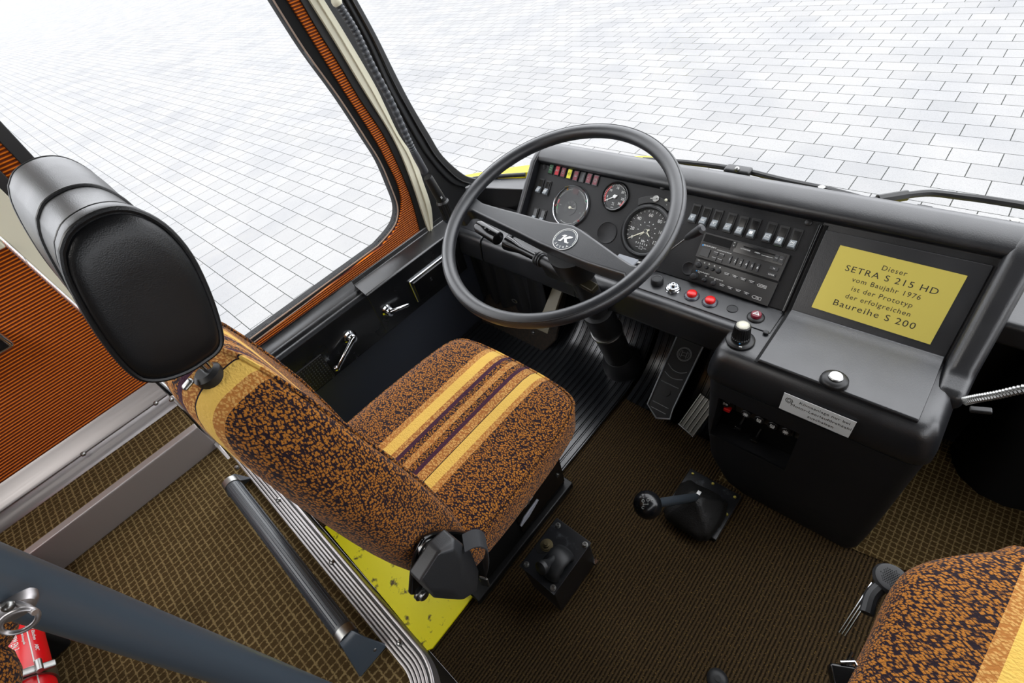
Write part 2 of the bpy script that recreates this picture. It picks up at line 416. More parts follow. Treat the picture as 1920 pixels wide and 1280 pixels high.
oo = up_ext(smooth(px_x([(563, 0), (599, 62), (635, 119), (674, 185), (716, 248), (739, 293), (759, 339), (774, 380), (787, 425), (798, 452), (770, 480), (720, 505)], -1.24)))
oi.append(Vector((-1.24, -.03, .502))); oo.append(Vector((-1.24, -.03, .482)))
struct(MB().strip(oi, oo, (-.03, 0, 0)).build('trim_6', ORIB))
bi = up_ext(smooth(px_x([(563, 0), (599, 62), (635, 119), (674, 185), (716, 248), (739, 293), (759, 339), (774, 380), (790, 440)], -1.236)))
bo = up_ext(smooth(px_x([(584, 0), (632, 77), (677, 153), (706, 200), (736, 249), (759, 296), (780, 351), (794, 394), (808, 440)], -1.236)))
struct(MB().strip(bi, bo, (-.03, 0, 0)).build('trim_7', BLACK, bevel=.002))
ci = up_ext(smooth(px_x([(581, 0), (629, 77), (674, 153), (703, 200), (733, 249), (756, 296), (777, 351), (791, 394), (804, 433)], -1.228)))
co = up_ext(smooth(px_x([(608, 0), (647, 63), (701, 155), (723, 200), (748, 252), (777, 296), (794, 342), (809, 390), (812, 436)], -1.228)))
tr = struct(MB().strip(ci, co, (-.03, 0, 0)).build('trim_8', CREAM))
lin = lambda a, b_, t: [p.lerp(q, t) for p, q in zip(a, b_)]
MB().strip([p+Vector((.004, 0, 0)) for p in lin(ci, co, .48)], [p+Vector((.004, 0, 0)) for p in lin(ci, co, .60)], (-.006, 0, 0)).build('rib', CREAM, tr, bevel=.001)
# black pillar and windscreen rubber
pi_ = up_ext(smooth(px_x([(604, 0), (644, 63), (698, 155), (720, 200), (745, 252), (774, 296), (791, 342), (804, 390), (812, 445)], -1.234)))
po = up_ext(smooth(px_x([(668, 0), (705, 66), (746, 149), (773, 200), (804, 252), (830, 293), (866, 330), (876, 380), (880, 440)], -1.234)))
struct(MB().strip(pi_, po, (-.04, 0, 0)).build('trim_9', BLACK))
ri = up_ext(smooth(px_x([(647, 0), (689, 77), (727, 161), (748, 200), (782, 261), (809, 302), (845, 341), (872, 352)], -1.226)))
ro = up_ext(smooth(px_x([(671, 0), (707, 66), (748, 149), (775, 200), (806, 252), (832, 293), (872, 328), (900, 336)], -1.226)))
wrub = [Vector(p) for p in ri[:-1]]
w2 = struct(MB().strip(ri, ro, (-.05, 0, 0)).build('window_2', RUBBER, bevel=.004))
ln = lin(ri, ro, .45); MB().tube([p + Vector((.003, 0, 0)) for p in ln], .0035, 8).build('rubber_bead', GLOSS, w2)
# screen: corner on the pillar, then along the front of the coach
base_l = ro[-1]; F0 = Vector((-1.0, 1.12, .50)); F1 = Vector((.9, 1.24, .50))
top = lambda p: Vector((p.x*.97, p.y-.22*(1.62-p.z)/1.1, 1.62))
lo_ = smooth([base_l + Vector((-.02, 0, 0)), Vector((-1.12, 1.06, .50)), Vector((-.85, 1.16, .50)), Vector((-.3, 1.22, .50)), Vector((.3, 1.24, .50)), Vector((.9, 1.24, .50))], 3)
hi_ = [ro[0]+Vector((-.02, 0, 0))]+[top(p) for p in lo_[1:]]
MB().strip(lo_, hi_, (0, .004, 0)).build('pane', GLASS, w2)
# coachwork below the screen
sk = [Vector((p.x, p.y, p.z)) for p in lo_]
yb = MB(); yo = smooth([az(862, 330, .50), az(985, 310, .50), Vector((-.8, 1.36, .50)), az(1290, 330, .53), az(1600, 374, .53), az(1640, 381, .53), az(1722, 397, .53), az(1812, 421, .53), az(1925, 450, .53), Vector((.9, 1.30, .53))], 3)
A_ = [p for p in yo]; B_ = [Vector((p.x, p.y-.038, p.z-.01)) for p in yo]
struct(yb.strip(A_, B_, (0, 0, -.05)).build('trim_10', BODYY, bevel=.01))
# roof and the rest of the shell, out of view but shading the cab
b = MB(); b.box((-1.25, -2.0, 1.94), (1.25, .92, 1.98)); struct(b.build('ceiling', plain('roof_lining', srgb(74, 68, 60), .8)))
b = MB(); b.box((1.22, -2.0, -.3), (1.26, 1.1, 1.0)); b.box((1.22, -2.0, 1.58), (1.26, .95, 1.98)); struct(b.build('wall_right', plain('right_lining', srgb(90, 70, 50), .8)))
b = MB(); b.box((-1.25, -2.04, -.1), (1.25, -2.0, 1.98)); struct(b.build('wall_rear', plain('rear_lining', srgb(84, 66, 48), .8)))
b = MB(); b.box((-.32, 1.13, -.06), (1.2, 1.17, .47)); b.box((-1.25, 1.13, -.06), (-.32, 1.17, .47)); struct(b.build('wall_front', DEEP))
b = MB(); b.box((-1.25, .92, 1.62), (1.25, 1.0, 1.98)); b.box((-1.275, -2, 1.62), (-1.235, .95, 1.98)); struct(b.build('trim_11', CREAM))

# nosing along the podium edge
def nosing_path(y_off):                                               # offset outwards from the middle of the strip
    R = .083+y_off
    P = [Vector((-1.22, -.165+R, 0)), Vector((-.9, -.165+R, 0)), Vector((-.6, -.165+R, 0))]
    P += [c0 + Vector((math.sin(t), math.cos(t), 0))*R for t in [i*math.pi/2/14 for i in range(15)]]
    return P + [Vector((-.36+R, -.6, 0)), Vector((-.36+R, -1.8, 0))]
z = lambda P, h: [p + Vector((0, 0, h)) for p in P]
nb = MB(); nb.strip(z(nosing_path(-.018), PZ+.001), z(nosing_path(.016), PZ+.001), (0, 0, .004))
nos = struct(nb.build('trim_12', plain('groove_black', srgb(36, 35, 34), .5), bevel=.0008))
MB().strip(z(nosing_path(.012), PZ-.03), z(nosing_path(.0175), PZ-.03), (0, 0, .0362)).build('lip', ALU, nos, bevel=.0015)
for q in (-.0155, -.0098, -.0042, .0014, .0070): MB().strip(z(nosing_path(q-.0020), PZ+.003), z(nosing_path(q+.0020), PZ+.003), (0, 0, .0040)).build('rib', ALU, nos, bevel=.0008)
for px, py in ((522, 937), (622, 1053), (749, 1205)):
    p = az(px, py, PZ+.007); s_ = MB().lathe(p, (0, 0, 1), [(.0052, 0), (.0052, .0012), (.0035, .0024), (.0001, .0026)], 16)
    s_.build('screw', STEEL, nos)
    MB().boxf(Frame(p, (1, .4, 0), (-.4, 1, 0)), -.0045, .0045, -.0007, .0007, .0022, .0029).build('slot', DEEP, nos)
# ledge along the wall of the podium
LX, LZ = -1.064, .526
b = MB(); b.box((-1.22, -2, PZ), (LX-.004, -.112, LZ)); struct(b.build('trim_13', GRID))
b = MB(); b.boxf(Frame((0, 0, 0), (1, 0, 0), (0, 1, 0)), LX-.004, LX, -2, -.108, PZ, LZ+.002); b.boxf(Frame((0, 0, 0), (1, 0, 0), (0, 1, 0)), LX-.02, LX, -2, -.108, LZ, LZ+.004); struct(b.build('trim_14', ALUP, bevel=.003))
prof = [(WX, .590), (-1.230, .586), (-1.214, .566), (-1.206, .560), (-1.203, .556), (-1.206, .552), (-1.206, .5505), (-1.197, .542), (-1.190, .532), (-1.186, .5265), (-1.186, .52), (WX, .52)]
ch = struct(MB().prism([(x, -2, z_) for x, z_ in prof], (0, 1.888, 0)).build('trim_15', ALU, sharp=50))
for px, py in ((292, 756), (156, 851)):
    MB().sphere(ax(px, py, -1.2), .0055, 12).build('rivet', STEEL, ch)
hb = MB()
hb.strip([ay(317, 744, -.112), ay(396, 824, -.112), ay(449, 876, -.112)], [ay(327, 748, -.112), ay(404, 836, -.112), ay(444, 882, -.112)], (0, .008, 0))
edge = struct(hb.build('trim_16', ALU, bevel=.002))
for px, py in ((321, 749), (444, 876)): MB().sphere(ay(px, py, -.103), .005, 10).build('screw', STEEL, edge)
bead = plain('frame_bead', srgb(150, 128, 112), .4)
MB().tube([p + Vector((.001, 0, -.001)) for p in gi], .0022, 6).build('outer_bead', bead, wf)
MB().tube([p + Vector((.003, 0, 0)) for p in go], .0018, 6).build('inner_bead', bead, wf)

# ------------------------------------------------------------------ dashboard
DR = Vector((-.45, 1.0, .36))
dash = thing('dashboard', 'long black grained dashboard with gauges, rocker switches and padded cowl under the windscreen', 'dashboard', DR)
PY0, PZ0, PY1, PZ1 = .911, .44, 1.049, .602                           # instrument face: lower fold and top
PF = Frame((0, PY0, PZ0), (1, 0, 0), (0, PY1-PY0, PZ1-PZ0))           # u to the right, v up the face, w towards the driver
LF = Frame((0, 0, .442), (1, 0, 0), (0, 1, 0))                        # the ledge below it
def prof_prism(prof, x0, x1): return MB().prism([(x0, y, z_) for y, z_ in prof], (x1-x0, 0, 0))
cowl = [(.915, .40), (.911, .438), (1.047, .598), (1.038, .606), (1.036, .615), (1.043, .625), (1.062, .636), (1.085, .641), (1.105, .638), (1.122, .626), (1.130, .60), (1.13, .38)]
prof_prism(cowl, -.995, .112).build('cowl', VINYL, dash, bevel=.004, limit=50, sharp=50)
# right end: rounded upright cheek
ck = MB()
def cheek(x0, x1, lift, name):
    pr = [(.835, .40), (.835, .442), (.872, .452)]
    a = PF.p(0, .0, lift); b_ = PF.p(0, .205, lift)
    pr += [(a.y, a.z+.004), (b_.y, b_.z), (1.045, .629), (1.062, .637), (1.085, .641), (1.105, .638), (1.122, .626), (1.130, .60), (1.13, .40)]
    return prof_prism(pr, x0, x1)
cheek(.098, .146, .026, 'c').build('end_cheek', VINYL, dash, bevel=.016, seg=4, limit=30)
cheek(-1.002, -.984, .030, 'c').build('end_cheek', VINYL, dash, bevel=.005, seg=2, limit=30)
# instrument plate and ledge
ip = MB().boxf(PF, -.984, -.193, .004, .206, -.004, .003).build('instrument_plate', PANEL, dash, bevel=.0015)
for px, py in ((1018, 302), (1243, 351), (1516, 417)):
    F = PF.at(px, py, .003); MB().lathe(F.o, F.w, [(.0075, 0), (.0070, .003), (.004, .0045), (.0001, .0047)], 16).build('screw_cap', BLACK, ip)
lg = MB().boxf(LF, -.98, -.193, .834, .914, -.012, .001).build('ledge', VINYL, dash, bevel=.002)
# padded edge under the ledge, on both sides of the steering column
def pad(x0, x1):
    return prof_prism([(.838, .37), (.838, .436), (.832, .442), (.818, .442), (.808, .436), (.803, .425), (.795, .372), (.797, .363), (.805, .357), (.815, .357)], x0, x1)
pad(-1.232, -1.078).build('knee_pad', VINYL, dash, bevel=.003, limit=50)
pad(-1.072, -.70).build('knee_pad', VINYL, dash, bevel=.003, limit=50)
pad(-.70, -.25).build('knee_pad', VINYL, dash, bevel=.003, limit=50)
MB().box((-1.232, .838, .35), (-.98, 1.0, .436)).build('lower_shelf', VINYL, dash, bevel=.004)
rb = MB().tube([(-1.225, .82, .3595), (-.9, .82, .3575), (-.25, .82, .3575)], .006, 10).build('welt', BLACK, dash)
# low shelf in the corner to the left of the instruments
sh = MB().prism([az(843, 352, .505), az(908, 352, .507), az(985, 355, .507), Vector((-.98, 1.12, .507)), Vector((-1.0, 1.12, .507)), az(905, 333, .507), az(860, 342, .507)], (0, 0, -.10))
sh.build('corner_shelf', VINYL, dash, bevel=.004)
MB().tube(smooth([az(842, 350, .512), az(865, 341, .513), az(893, 334, .513), az(935, 330, .513), az(985, 327, .513)]), .007, 10).build('screen_seal', RUBBER, dash)
MB().box((-1.2, 1.0, .02), (-.99, 1.12, .42)).build('shelf_support', DEEP, dash)

# storage lid: upright face and flat flap in one bent sheet
lid = MB()
flat_y0 = .744
lv = lambda v, w: (PF.p(0, v, w).y, PF.p(0, v, w).z)
a0, a1 = lv(.012, .006), lv(.192, .006); b1, b0 = lv(.192, -.002), lv(.010, -.002)
lid.prism([(-.182, y, z_) for y, z_ in [(flat_y0, .440), (flat_y0, .447), (flat_y0+.004, .450), (.885, .450), (.900, .4525), (a0[0], a0[1]), a1, b1, b0, (.905, .444), (.88, .440)]], (.276, 0, 0))
lido = lid.build('storage_lid', VINYL, dash, bevel=.002, limit=40)
MB().strip([(-.188, .742, .4425), (-.188, .90, .4425), PF.p(-.188, .01, .002), PF.p(-.188, .2, .002)], [(-.182, .742, .4425), (-.182, .90, .4425), PF.p(-.182, .01, .002), PF.p(-.182, .2, .002)], (0, 0, .0015)).build('groove', DEEP, dash)
MB().strip([PF.p(-.198, .002, .003), PF.p(-.198, .2, .003)], [PF.p(-.192, .002, .003), PF.p(-.192, .2, .003)], PF.w*.008).build('divider', GLOSS, dash, bevel=.002)
lk = az(1563, 716, .450)
kb = MB().lathe(lk, (0, 0, 1), [(.0235, 0), (.0245, .003), (.0235, .009), (.021, .012), (.0145, .0145), (.0001, .0145)], 40).build('lock', BLACK, lido, sharp=50)
MB().lathe(lk+Vector((0, 0, .0142)), (0, 0, 1), [(.0128, 0), (.0128, .0035), (.0112, .005), (.0001, .005)], 28).build('lock_barrel', STEEL, kb)

# --- round instruments
def dial_text(b_, F, R, items, size, w, rad=.72):
    for t, ang in items:
        b_.text(t, F.shift(R*rad*math.cos(ang), R*rad*math.sin(ang), w), size, .0002)
def needle(F, ang, l0, l1, w0, w, mat, parent, name='needle', hub=.005):
    G = F.rot(ang); b_ = MB(); b_.prism([G.p(-l0, -w0*.5, w), G.p(l1, -w0*.2, w), G.p(l1, w0*.2, w), G.p(-l0, w0*.5, w)], F.w*.0012)
    if hub: b_.lathe(F.p(0, 0, w-.001), F.w, [(hub, 0), (hub, .003), (hub*.8, .004), (.0001, .004)], 20)
    return b_.build(name, mat, parent)
def ticks(b_, F, R, a_list, l, wd, w):
    for a in a_list:
        G = F.rot(a); b_.boxf(G, R-l, R, -wd/2, wd/2, w, w+.0004)
def gauge(px, py, R, rim_mat, name, deep=.004, rim=.006, face=DIAL, proud=.007):
    F = PF.at(px, py, .003)
    g = MB().lathe(F.o, F.w, [(R-rim, deep*.2), (R-rim, proud*.8), (R-rim*.5, proud), (R, proud*.75), (R+.0015, 0), (R+.0015, -.002)], 64).build(name, rim_mat, dash, sharp=60)
    MB().lathe(F.o, F.w, [(R-rim*.6, .0005), (R-rim*.6, .0016), (.0001, .0016)], 64).build('dial_face', face, g)
    return F, g
d2r = math.radians
# combined gauge behind glass (pressure, temperature)
RC = .061
F, g = gauge(1071, 387, RC, CHROME, 'combined_gauge', proud=.010, rim=.004)
for a0_, a1_ in ((100, 160), (165, 215), (20, 78), (-60, -5), (-115, -68)): MB().arc_band(F, .049, .0505, d2r(a0_), d2r(a1_), .002, .0026).build('scale_arc', OFFW, g)
for a0_, a1_ in ((105, 150), (25, 70), (-55, -15)): MB().arc_band(F, .0465, .0472, d2r(a0_), d2r(a1_), .002, .0026).build('scale_arc', OFFW, g)
b = MB()
ticks(b, F, .049, [d2r(x) for x in range(166, 214, 6)], .005, .0008, .002)
b.build('scale', OFFW, g)
MB().text('bar', F.shift(-.037, -.002, .002), .006).build('unit_lettering', OFFW, g); MB().text('°C', F.shift(.037, -.012, .002), .006).build('unit_lettering', OFFW, g)
MB().arc_band(F, .046, .049, d2r(166), d2r(180), .0018, .0024).build('red_band', RMARK, g)
MB().arc_band(F, .046, .049, d2r(186), d2r(200), .0018, .0024).build('green_band', plain('green_mark', srgb(40, 140, 70), .5), g)
MB().arc_band(F, .036, .052, d2r(75), d2r(102), .0018, .0022).build('warning_window', plain('dark_lens', srgb(58, 34, 36), .4), g)
for a_, mt in ((122, 'amber'), (28, 'green'), (-40, 'red'), (188, 'red')):
    MB().sphere(F.p(.0525*math.cos(d2r(a_)), .0525*math.sin(d2r(a_)), .003), .0028, 10).build('lamp', {'amber': plain('amber', srgb(190, 130, 30), .3), 'green': plain('green_dot', srgb(30, 130, 90), .3), 'red': plain('red_dot', srgb(150, 30, 40), .3)}[mt], g)
cf = F.shift(0, -.004, .0018)
MB().lathe(cf.o, cf.w, [(.0215, 0), (.0215, .0012), (.0001, .0012)], 40).build('inner_dial', DIAL, g)
b = MB(); dial_text(b, cf, .0215, [(str(k*2), d2r(215-k*42)) for k in range(0, 6)], .0058, .0013, .70); ticks(b, cf, .0205, [d2r(215-k*10.5) for k in range(0, 24)], .0022, .0006, .0013); b.build('numerals', OFFW, g)
needle(cf, d2r(-4), .003, .0165, .0022, .003, IVORY, g, hub=.0042)
MB().lathe(F.p(0, 0, .0085), F.w, [(RC-.004, 0), (.0001, .0012)], 48).build('cover_glass', GGLASS, g)
# small pressure gauge
RS = .040
F, g = gauge(1154, 369, RS, GLOSS, 'pressure_gauge', proud=.008)
b = MB(); lab = [('2', 212), ('5', 188), ('10', 143), ('15', 90), ('20', 40), ('25', -5), ('30', -40)]
dial_text(b, F, RS, [(t, d2r(a)) for t, a in lab], .0092, .002, .60)
ticks(b, F, .0335, [d2r(x) for x in range(-32, 215, 8)], .004, .0010, .002)
b.text('bar', F.shift(0, -.017, .002), .005).text('x 100', F.shift(0, -.022, .002), .0036).text('1/min', F.shift(0, -.029, .002), .0038)
b.build('numerals', WHITE, g)
MB().arc_band(F, .029, .0335, d2r(128), d2r(214), .0018, .0023).build('red_band', RMARK, g); MB().arc_band(F, .029, .0335, d2r(-42), d2r(-12), .0018, .0023).build('red_band', RMARK, g)
MB().ring(F.shift(0, 0, .004), RS-.005, .0014, 48, 6).build('inner_ring', CHROME, g)
needle(F, d2r(212), .008, .030, .0034, .0042, WHITE, g, hub=.0052)
# tachograph
RT = .070
F, g = gauge(1213, 434, RT, BLACK, 'speedometer', proud=.016, rim=.012)
MB().ring(F.shift(0, 0, .014), RT-.008, .0018, 64, 6).build('inner_ring', DGREY, g)
TZ = .004
b = MB(); dial_text(b, F, RT, [('0', d2r(214)), ('20', d2r(182)), ('40', d2r(139)), ('60', d2r(93)), ('80', d2r(50)), ('100', d2r(8)), ('120', d2r(-34))], .0125, TZ, .60)
ticks(b, F, .055, [d2r(214-k*12.4) for k in range(0, 21)], .0045, .0012, TZ)
ticks(b, F, .026, [d2r(90-k*30) for k in range(12)], .003, .0018, TZ)
b.text('km', F.shift(0, -.026, TZ), .0085)
b.text('9 7 5 5 5 6', F.shift(-.002, -.034, TZ), .0068, spacing=1.15); b.boxf(F, -.005, -.0045, -.048, -.040, TZ, TZ+.0004); b.boxf(F, .0045, .005, -.048, -.040, TZ, TZ+.0004); b.boxf(F, -.005, .005, -.048, -.0475, TZ, TZ+.0004); b.boxf(F, -.005, .005, -.0405, -.040, TZ, TZ+.0004)
b.boxf(F, -.016, -.008, -.0445, -.0438, TZ, TZ+.0004); b.boxf(F, .008, .016, -.0445, -.0438, TZ, TZ+.0004); b.boxf(F, -.005, .005, .0145, .0150, TZ, TZ+.0004)
b.build('numerals', WHITE, g)
MB().lathe(F.o, F.w, [(RT-.011, .003), (.0001, .0036)], 64).build('dial_disc', DIAL, g)
needle(F, d2r(214), .010, .050, .0036, .0065, IVORY, g, hub=.0055)
needle(F, d2r(228), .0, .019, .0026, .006, IVORY, g, 'clock_hand', 0); needle(F, d2r(-38), .0, .018, .0042, .006, IVORY, g, 'clock_hand', 0)
MB().lathe(F.p(0, 0, .008), F.w, [(.0045, 0), (.0045, .002), (.0001, .002)], 20).build('hub', BLACK, g)
MB().lathe(F.p(0, 0, .0125), F.w, [(RT-.011, 0), (.0001, .0015)], 48).build('cover_glass', GGLASS, g)
# tachograph head with lock and pilot lamp
G = PF.at(1214, 380, .003)
hp = MB(); arc = [F.p((RT+.021)*math.cos(d2r(a)), (RT+.021)*math.sin(d2r(a)), 0) for a in range(52, 130, 6)]; arc2 = [F.p((RT+.002)*math.cos(d2r(a)), (RT+.002)*math.sin(d2r(a)), 0) for a in range(128, 50, -6)]
hd = hp.prism(arc+arc2, F.w*.010).build('gauge_housing', BLACK, g, bevel=.002)
K = PF.at(1230, 373, .013)
MB().lathe(K.o, K.w, [(.0088, 0), (.0088, .003), (.0075, .0042), (.0001, .0042)], 28).build('lock', STEEL, g); MB().boxf(K.rot(d2r(10)), -.012, .004, -.001, .001, .004, .009).build('key', STEEL, g)
K = PF.at(1249, 375, .013); MB().sphere(K.o, .0040, 12).build('pilot_lamp', IVORY, g)
b = MB(); K = PF.at(1250, 384, .0132); b.text('R', K, .005); K = PF.at(1256, 380, .0132); b.text('P', K, .004); b.build('lettering', OFFW, g)
# blanking discs in the plate
for px, py, R in ((1138, 436, .031), (1020.5, 313, .0085), (1291, 503, .017)):
    F = PF.at(px, py, .003); bl = MB().lathe(F.o, F.w, [(R, -.001), (R, .0012), (R-.0015, .0018), (R-.003, .0006), (.0001, .0006)], 40).build('blanking_disc', PANEL, dash, sharp=50)

# --- warning lamps
for i, (px, py, mt) in enumerate(((1034.5, 317.5, GREEN), (1046.5, 320.5, BRED), (1057.5, 323.5, DRED), (1069, 326.5, YELLOW), (1081, 330, DRED), (1093, 332.5, GLOSS), (1105.5, 335, DRED), (1118, 338.5, DRED))):
    F = PF.at(px, py, .003); fr = MB().boxf(F, -.0085, .0085, -.0145, .0145, 0, .004).build('warning_lamp', GLOSS, dash, bevel=.0008)
    MB().boxf(F, -.0068, .0068, -.0125, .0125, .003, .0052).build('lens', mt, fr, bevel=.0006)
    b = MB(); T = F.shift(0, 0, .0053)
    if i == 1: b.text('RIT', T, .0075)
    elif i == 0:
        for v in (-.003, .003): b.strip([T.p(-.004+k*.001, v+.001*math.sin(k*1.6), 0) for k in range(9)], [T.p(-.004+k*.001, v+.0008+.001*math.sin(k*1.6), 0) for k in range(9)], T.w*.0003)
    elif i == 2: b.ring(T.shift(0, -.001), .0032, .0005, 16, 5); b.ring(T.shift(0, .005), .002, .0005, 12, 5)
    elif i == 3: b.ring(T, .004, .0006, 20, 5); b.ring(T, .002, .0006, 14, 5)
    elif i == 4: b.boxf(T, -.004, .004, -.003, -.0023, 0, .0003); b.ring(T.shift(-.002, 0), .0022, .0005, 14, 5); b.ring(T.shift(.0025, 0), .0022, .0005, 14, 5)
    elif i == 6: b.boxf(T.rot(.8), -.003, .003, .003, .0037, 0, .0003); b.boxf(T.rot(-.3), -.002, .003, -.005, -.0043, 0, .0003)
    elif i == 7: b.ring(T, .0046, .0005, 20, 5); b.ring(T, .0026, .0005, 16, 5); b.boxf(T, -.003, .003, -.0062, -.0055, 0, .0003)
    else: b.b.free(); b = None
    if b: b.build('symbol', OFFW if i != 3 else plain('faint_symbol', srgb(160, 160, 20), .5), fr)

# --- rocker switches: frame, tilted key, symbol
def rocker(px, py, kind=0, lit=True, wd=.0205, ht=.047):
    F = PF.at(px, py, .003)
    fr = MB().boxf(F, -wd/2, wd/2, -ht/2, ht/2, 0, .0035).build('rocker_switch', BLACK, dash, bevel=.001)
    a = wd/2-.0032
    MB().prism([F.p(-a, .0185, .003), F.p(-a, .0185, .006), F.p(-a, -.002, .0055), F.p(-a, -.003, .003)], F.u*2*a).build('window', GLOSS, fr, bevel=.0006)
    ky = MB().prism([F.p(-a, -.002, .003), F.p(-a, -.002, .0065), F.p(-a, -.0175, .0145), F.p(-a, -.0205, .0125), F.p(-a, -.0205, .003)], F.u*2*a).build('key', GREYP if lit else BLACK, fr, bevel=.0008)
    T = Frame(F.p(0, -.0098, .0108), F.u, F.p(0, -.002, .0065)-F.p(0, -.0175, .0145)); b_ = MB(); w0 = .0002
    bar = lambda u0, u1, v0, v1: b_.boxf(T, u0, u1, v0, v1, w0, w0+.0004)
    if kind == 0: bar(-.0045, .0045, .002, .0028); bar(-.0005, .0005, -.003, .002); bar(-.003, -.0005, -.001, 0)
    elif kind == 1: bar(-.005, .005, .001, .0018); bar(-.004, .004, -.002, -.0013)
    elif kind == 2: b_.ring(T, .0035, .0005, 16, 5); bar(-.005, .005, -.0004, .0004)
    elif kind == 3: bar(-.0045, .0045, .003, .0036); bar(-.0045, .0045, -.0036, -.003); bar(-.0045, -.0039, -.003, .003); bar(.0039, .0045, -.003, .003); bar(-.002, .002, -.001, -.0004)
    elif kind == 4:
        for q in range(4): G = T.rot(q*math.pi/2+.78); b_.lathe(G.p(.0026, 0, w0), T.w, [(.0021, 0), (.0021, .0004), (.0001, .0004)], 14)
    elif kind == 5: b_.lathe(T.p(0, .003, w0), T.w, [(.002, 0), (.002, .0004), (.0001, .0004)], 12); bar(-.0008, .0008, -.0045, .002); G = T.rot(.7); b_.boxf(G, -.004, .004, -.0006, .0006, w0, w0+.0004); G = T.rot(-.7); b_.boxf(G, -.004, .004, -.0006, .0006, w0, w0+.0004)
    elif kind == 6:
        for q in range(-3, 5, 3): bar(q*.001-.0007, q*.001+.0003, 0, .004)
        bar(-.0045, .0045, -.0035, -.0028)
    b_.build('symbol', WHITE if lit else OFFW, ky)
    if kind == 5: MB().boxf(F, -a, a, -.0225, -.0212, .0035, .0045).build('green_edge', GREEN, fr)
def zz(x, y): return 1180+x/4.924, 340+y/4.924
for k, (x, y) in enumerate(((605, 290), (703, 318), (806, 345), (930, 375), (1037, 408), (1147, 432), (1297, 465), (1407, 500), (1528, 530))):
    rocker(*zz(x, y+8), (0, 1, 0, 1, 3, 4, 3, 5, 6)[k])
for px, py in ((1014, 349), (1027, 353)): rocker(px, py, 2 if px > 1020 else 1, True, .0195, .044)
for px, py in ((1004, 403), (1018, 407)): rocker(px, py, 2, True, .0195, .044)

# --- controls on the ledge
LZ2 = .443
def at_ledge(px, py): return az(px, py, LZ2)
p = at_ledge(1232, 530)
kn = MB().lathe(p, (0, 0, 1), [(.0155, 0), (.0162, .004), (.0152, .014), (.0138, .0155), (.0105, .0150), (.0105, .0142), (.0001, .0142)], 36).build('rotary_knob', RUBBER, dash, sharp=50)
p = at_ledge(1262, 543)
lt = MB().lathe(p, (0, 0, 1), [(.0185, 0), (.0185, .0025), (.017, .004), (.0165, .008), (.0145, .009), (.0145, .0125), (.0115, .0135), (.0115, .010), (.0075, .010), (.0075, .018), (.0055, .0195), (.003, .0195), (.003, .017), (.0001, .017)], 8*4).build('lighter_socket', CHROME, dash, sharp=30)
for px, py in ((1297, 555), (1331, 567)):
    p = at_ledge(px, py)
    bz = MB().lathe(p, (0, 0, 1), [(.0185, 0), (.0185, .002), (.016, .005), (.0125, .0058), (.0001, .0058)], 40).build('push_button', plain('button_bezel', srgb(70, 72, 80), .25, .3), dash)
    MB().lathe(p, (0, 0, 1), [(.0118, .005), (.0118, .0105), (.0112, .012), (.0085, .0137), (.0001, .0137)], 40).build('button_cap', RED, bz, sharp=40)
p = at_ledge(1373, 579); MB().lathe(p, (0, 0, 1), [(.0125, 0), (.0125, .0016), (.0112, .0022), (.0104, .0012), (.0001, .0012)], 36).build('blanking_plug', RUBBER, dash, sharp=50)
p = at_ledge(1417, 595)
bz = MB().lathe(p, (0, 0, 1), [(.0185, 0), (.0185, .0025), (.0165, .005), (.012, .0055), (.0001, .0055)], 40).build('hazard_switch', BLACK, dash, sharp=50)
hc = MB().lathe(p, (0, 0, 1), [(.0112, .005), (.0112, .011), (.010, .0125), (.0001, .0125)], 36).build('button_cap', DRED, bz, sharp=40)
T = Frame(p+Vector((0, 0, .0127)), (1, 0, 0), (0, 1, 0)); tri = lambda r: [T.p(r*math.sin(a), r*math.cos(a), 0) for a in (0, 2*math.pi/3, 4*math.pi/3)]
A_, B_ = tri(.0085), tri(.0055); MB().strip(A_+A_[:1], B_+B_[:1], (0, 0, .0004)).strip(tri(.0035)+tri(.0035)[:1], tri(.0024)+tri(.0024)[:1], (0, 0, .0004)).build('triangle', WHITE, hc)
p = at_ledge(1436, 624); MB().lathe(p, (0, 0, 1), [(.006, 0), (.006, .003), (.0045, .0045), (.0001, .0045)], 16).build('screw_cap', BLACK, dash)
# cabin sensor on the console corner
p = az(1388, 637, .443)
sb = MB().lathe(p, (0, 0, 1), [(.0300, 0), (.0300, .0015), (.0275, .0045), (.020, .005), (.0001, .005)], 48).build('rotary_control', BLACK, dash, sharp=50)
sg = MB(); n = 96; rings = []
for h, r in ((.005, .0195), (.012, .0195), (.014, .0188), (.040, .0168), (.0435, .0160), (.0455, .0140)):
    rings.append([p + Vector((math.cos(2*math.pi*i/n), math.sin(2*math.pi*i/n), 0))*(r*(1-.075*(i % 4 < 2)*(.013 < h < .041))) + Vector((0, 0, h)) for i in range(n)])
sk_ = sg.loft(rings).build('knob', BLACK, sb, sharp=30)
me_ = Mat('perforated_ivory', srgb(190, 186, 160), .5); v_ = me_.n('TexVoronoi'); v_.inputs['Scale'].default_value = 480; v_.inputs['Randomness'].default_value = .15; me_.link(me_.co(), v_.inputs[0])
me_.col(me_.ramp(v_.outputs['Distance'], [(.38, (.02, .02, .02)), (.46, (.62, .60, .48))]))
MB().lathe(p, (0, 0, 1), [(.0132, .0445), (.0132, .0460), (.010, .0470), (.0001, .0474)], 40).build('mesh_cap', me_.m, sk_)
b = MB(); b.lathe(p + Vector((.006, -.0192, .009)), (0, -1, 0), [(.0016, 0), (.0016, .001), (.0001, .001)], 10); b.build('blue_dot', BLUE, sk_)
MB().boxf(Frame(p+Vector((.010, -.0235, .0049)), (1, .3, 0), (-.3, 1, 0)), -.003, .003, -.0012, .0012, 0, .0004).build('pointer_mark', WHITE, sb)

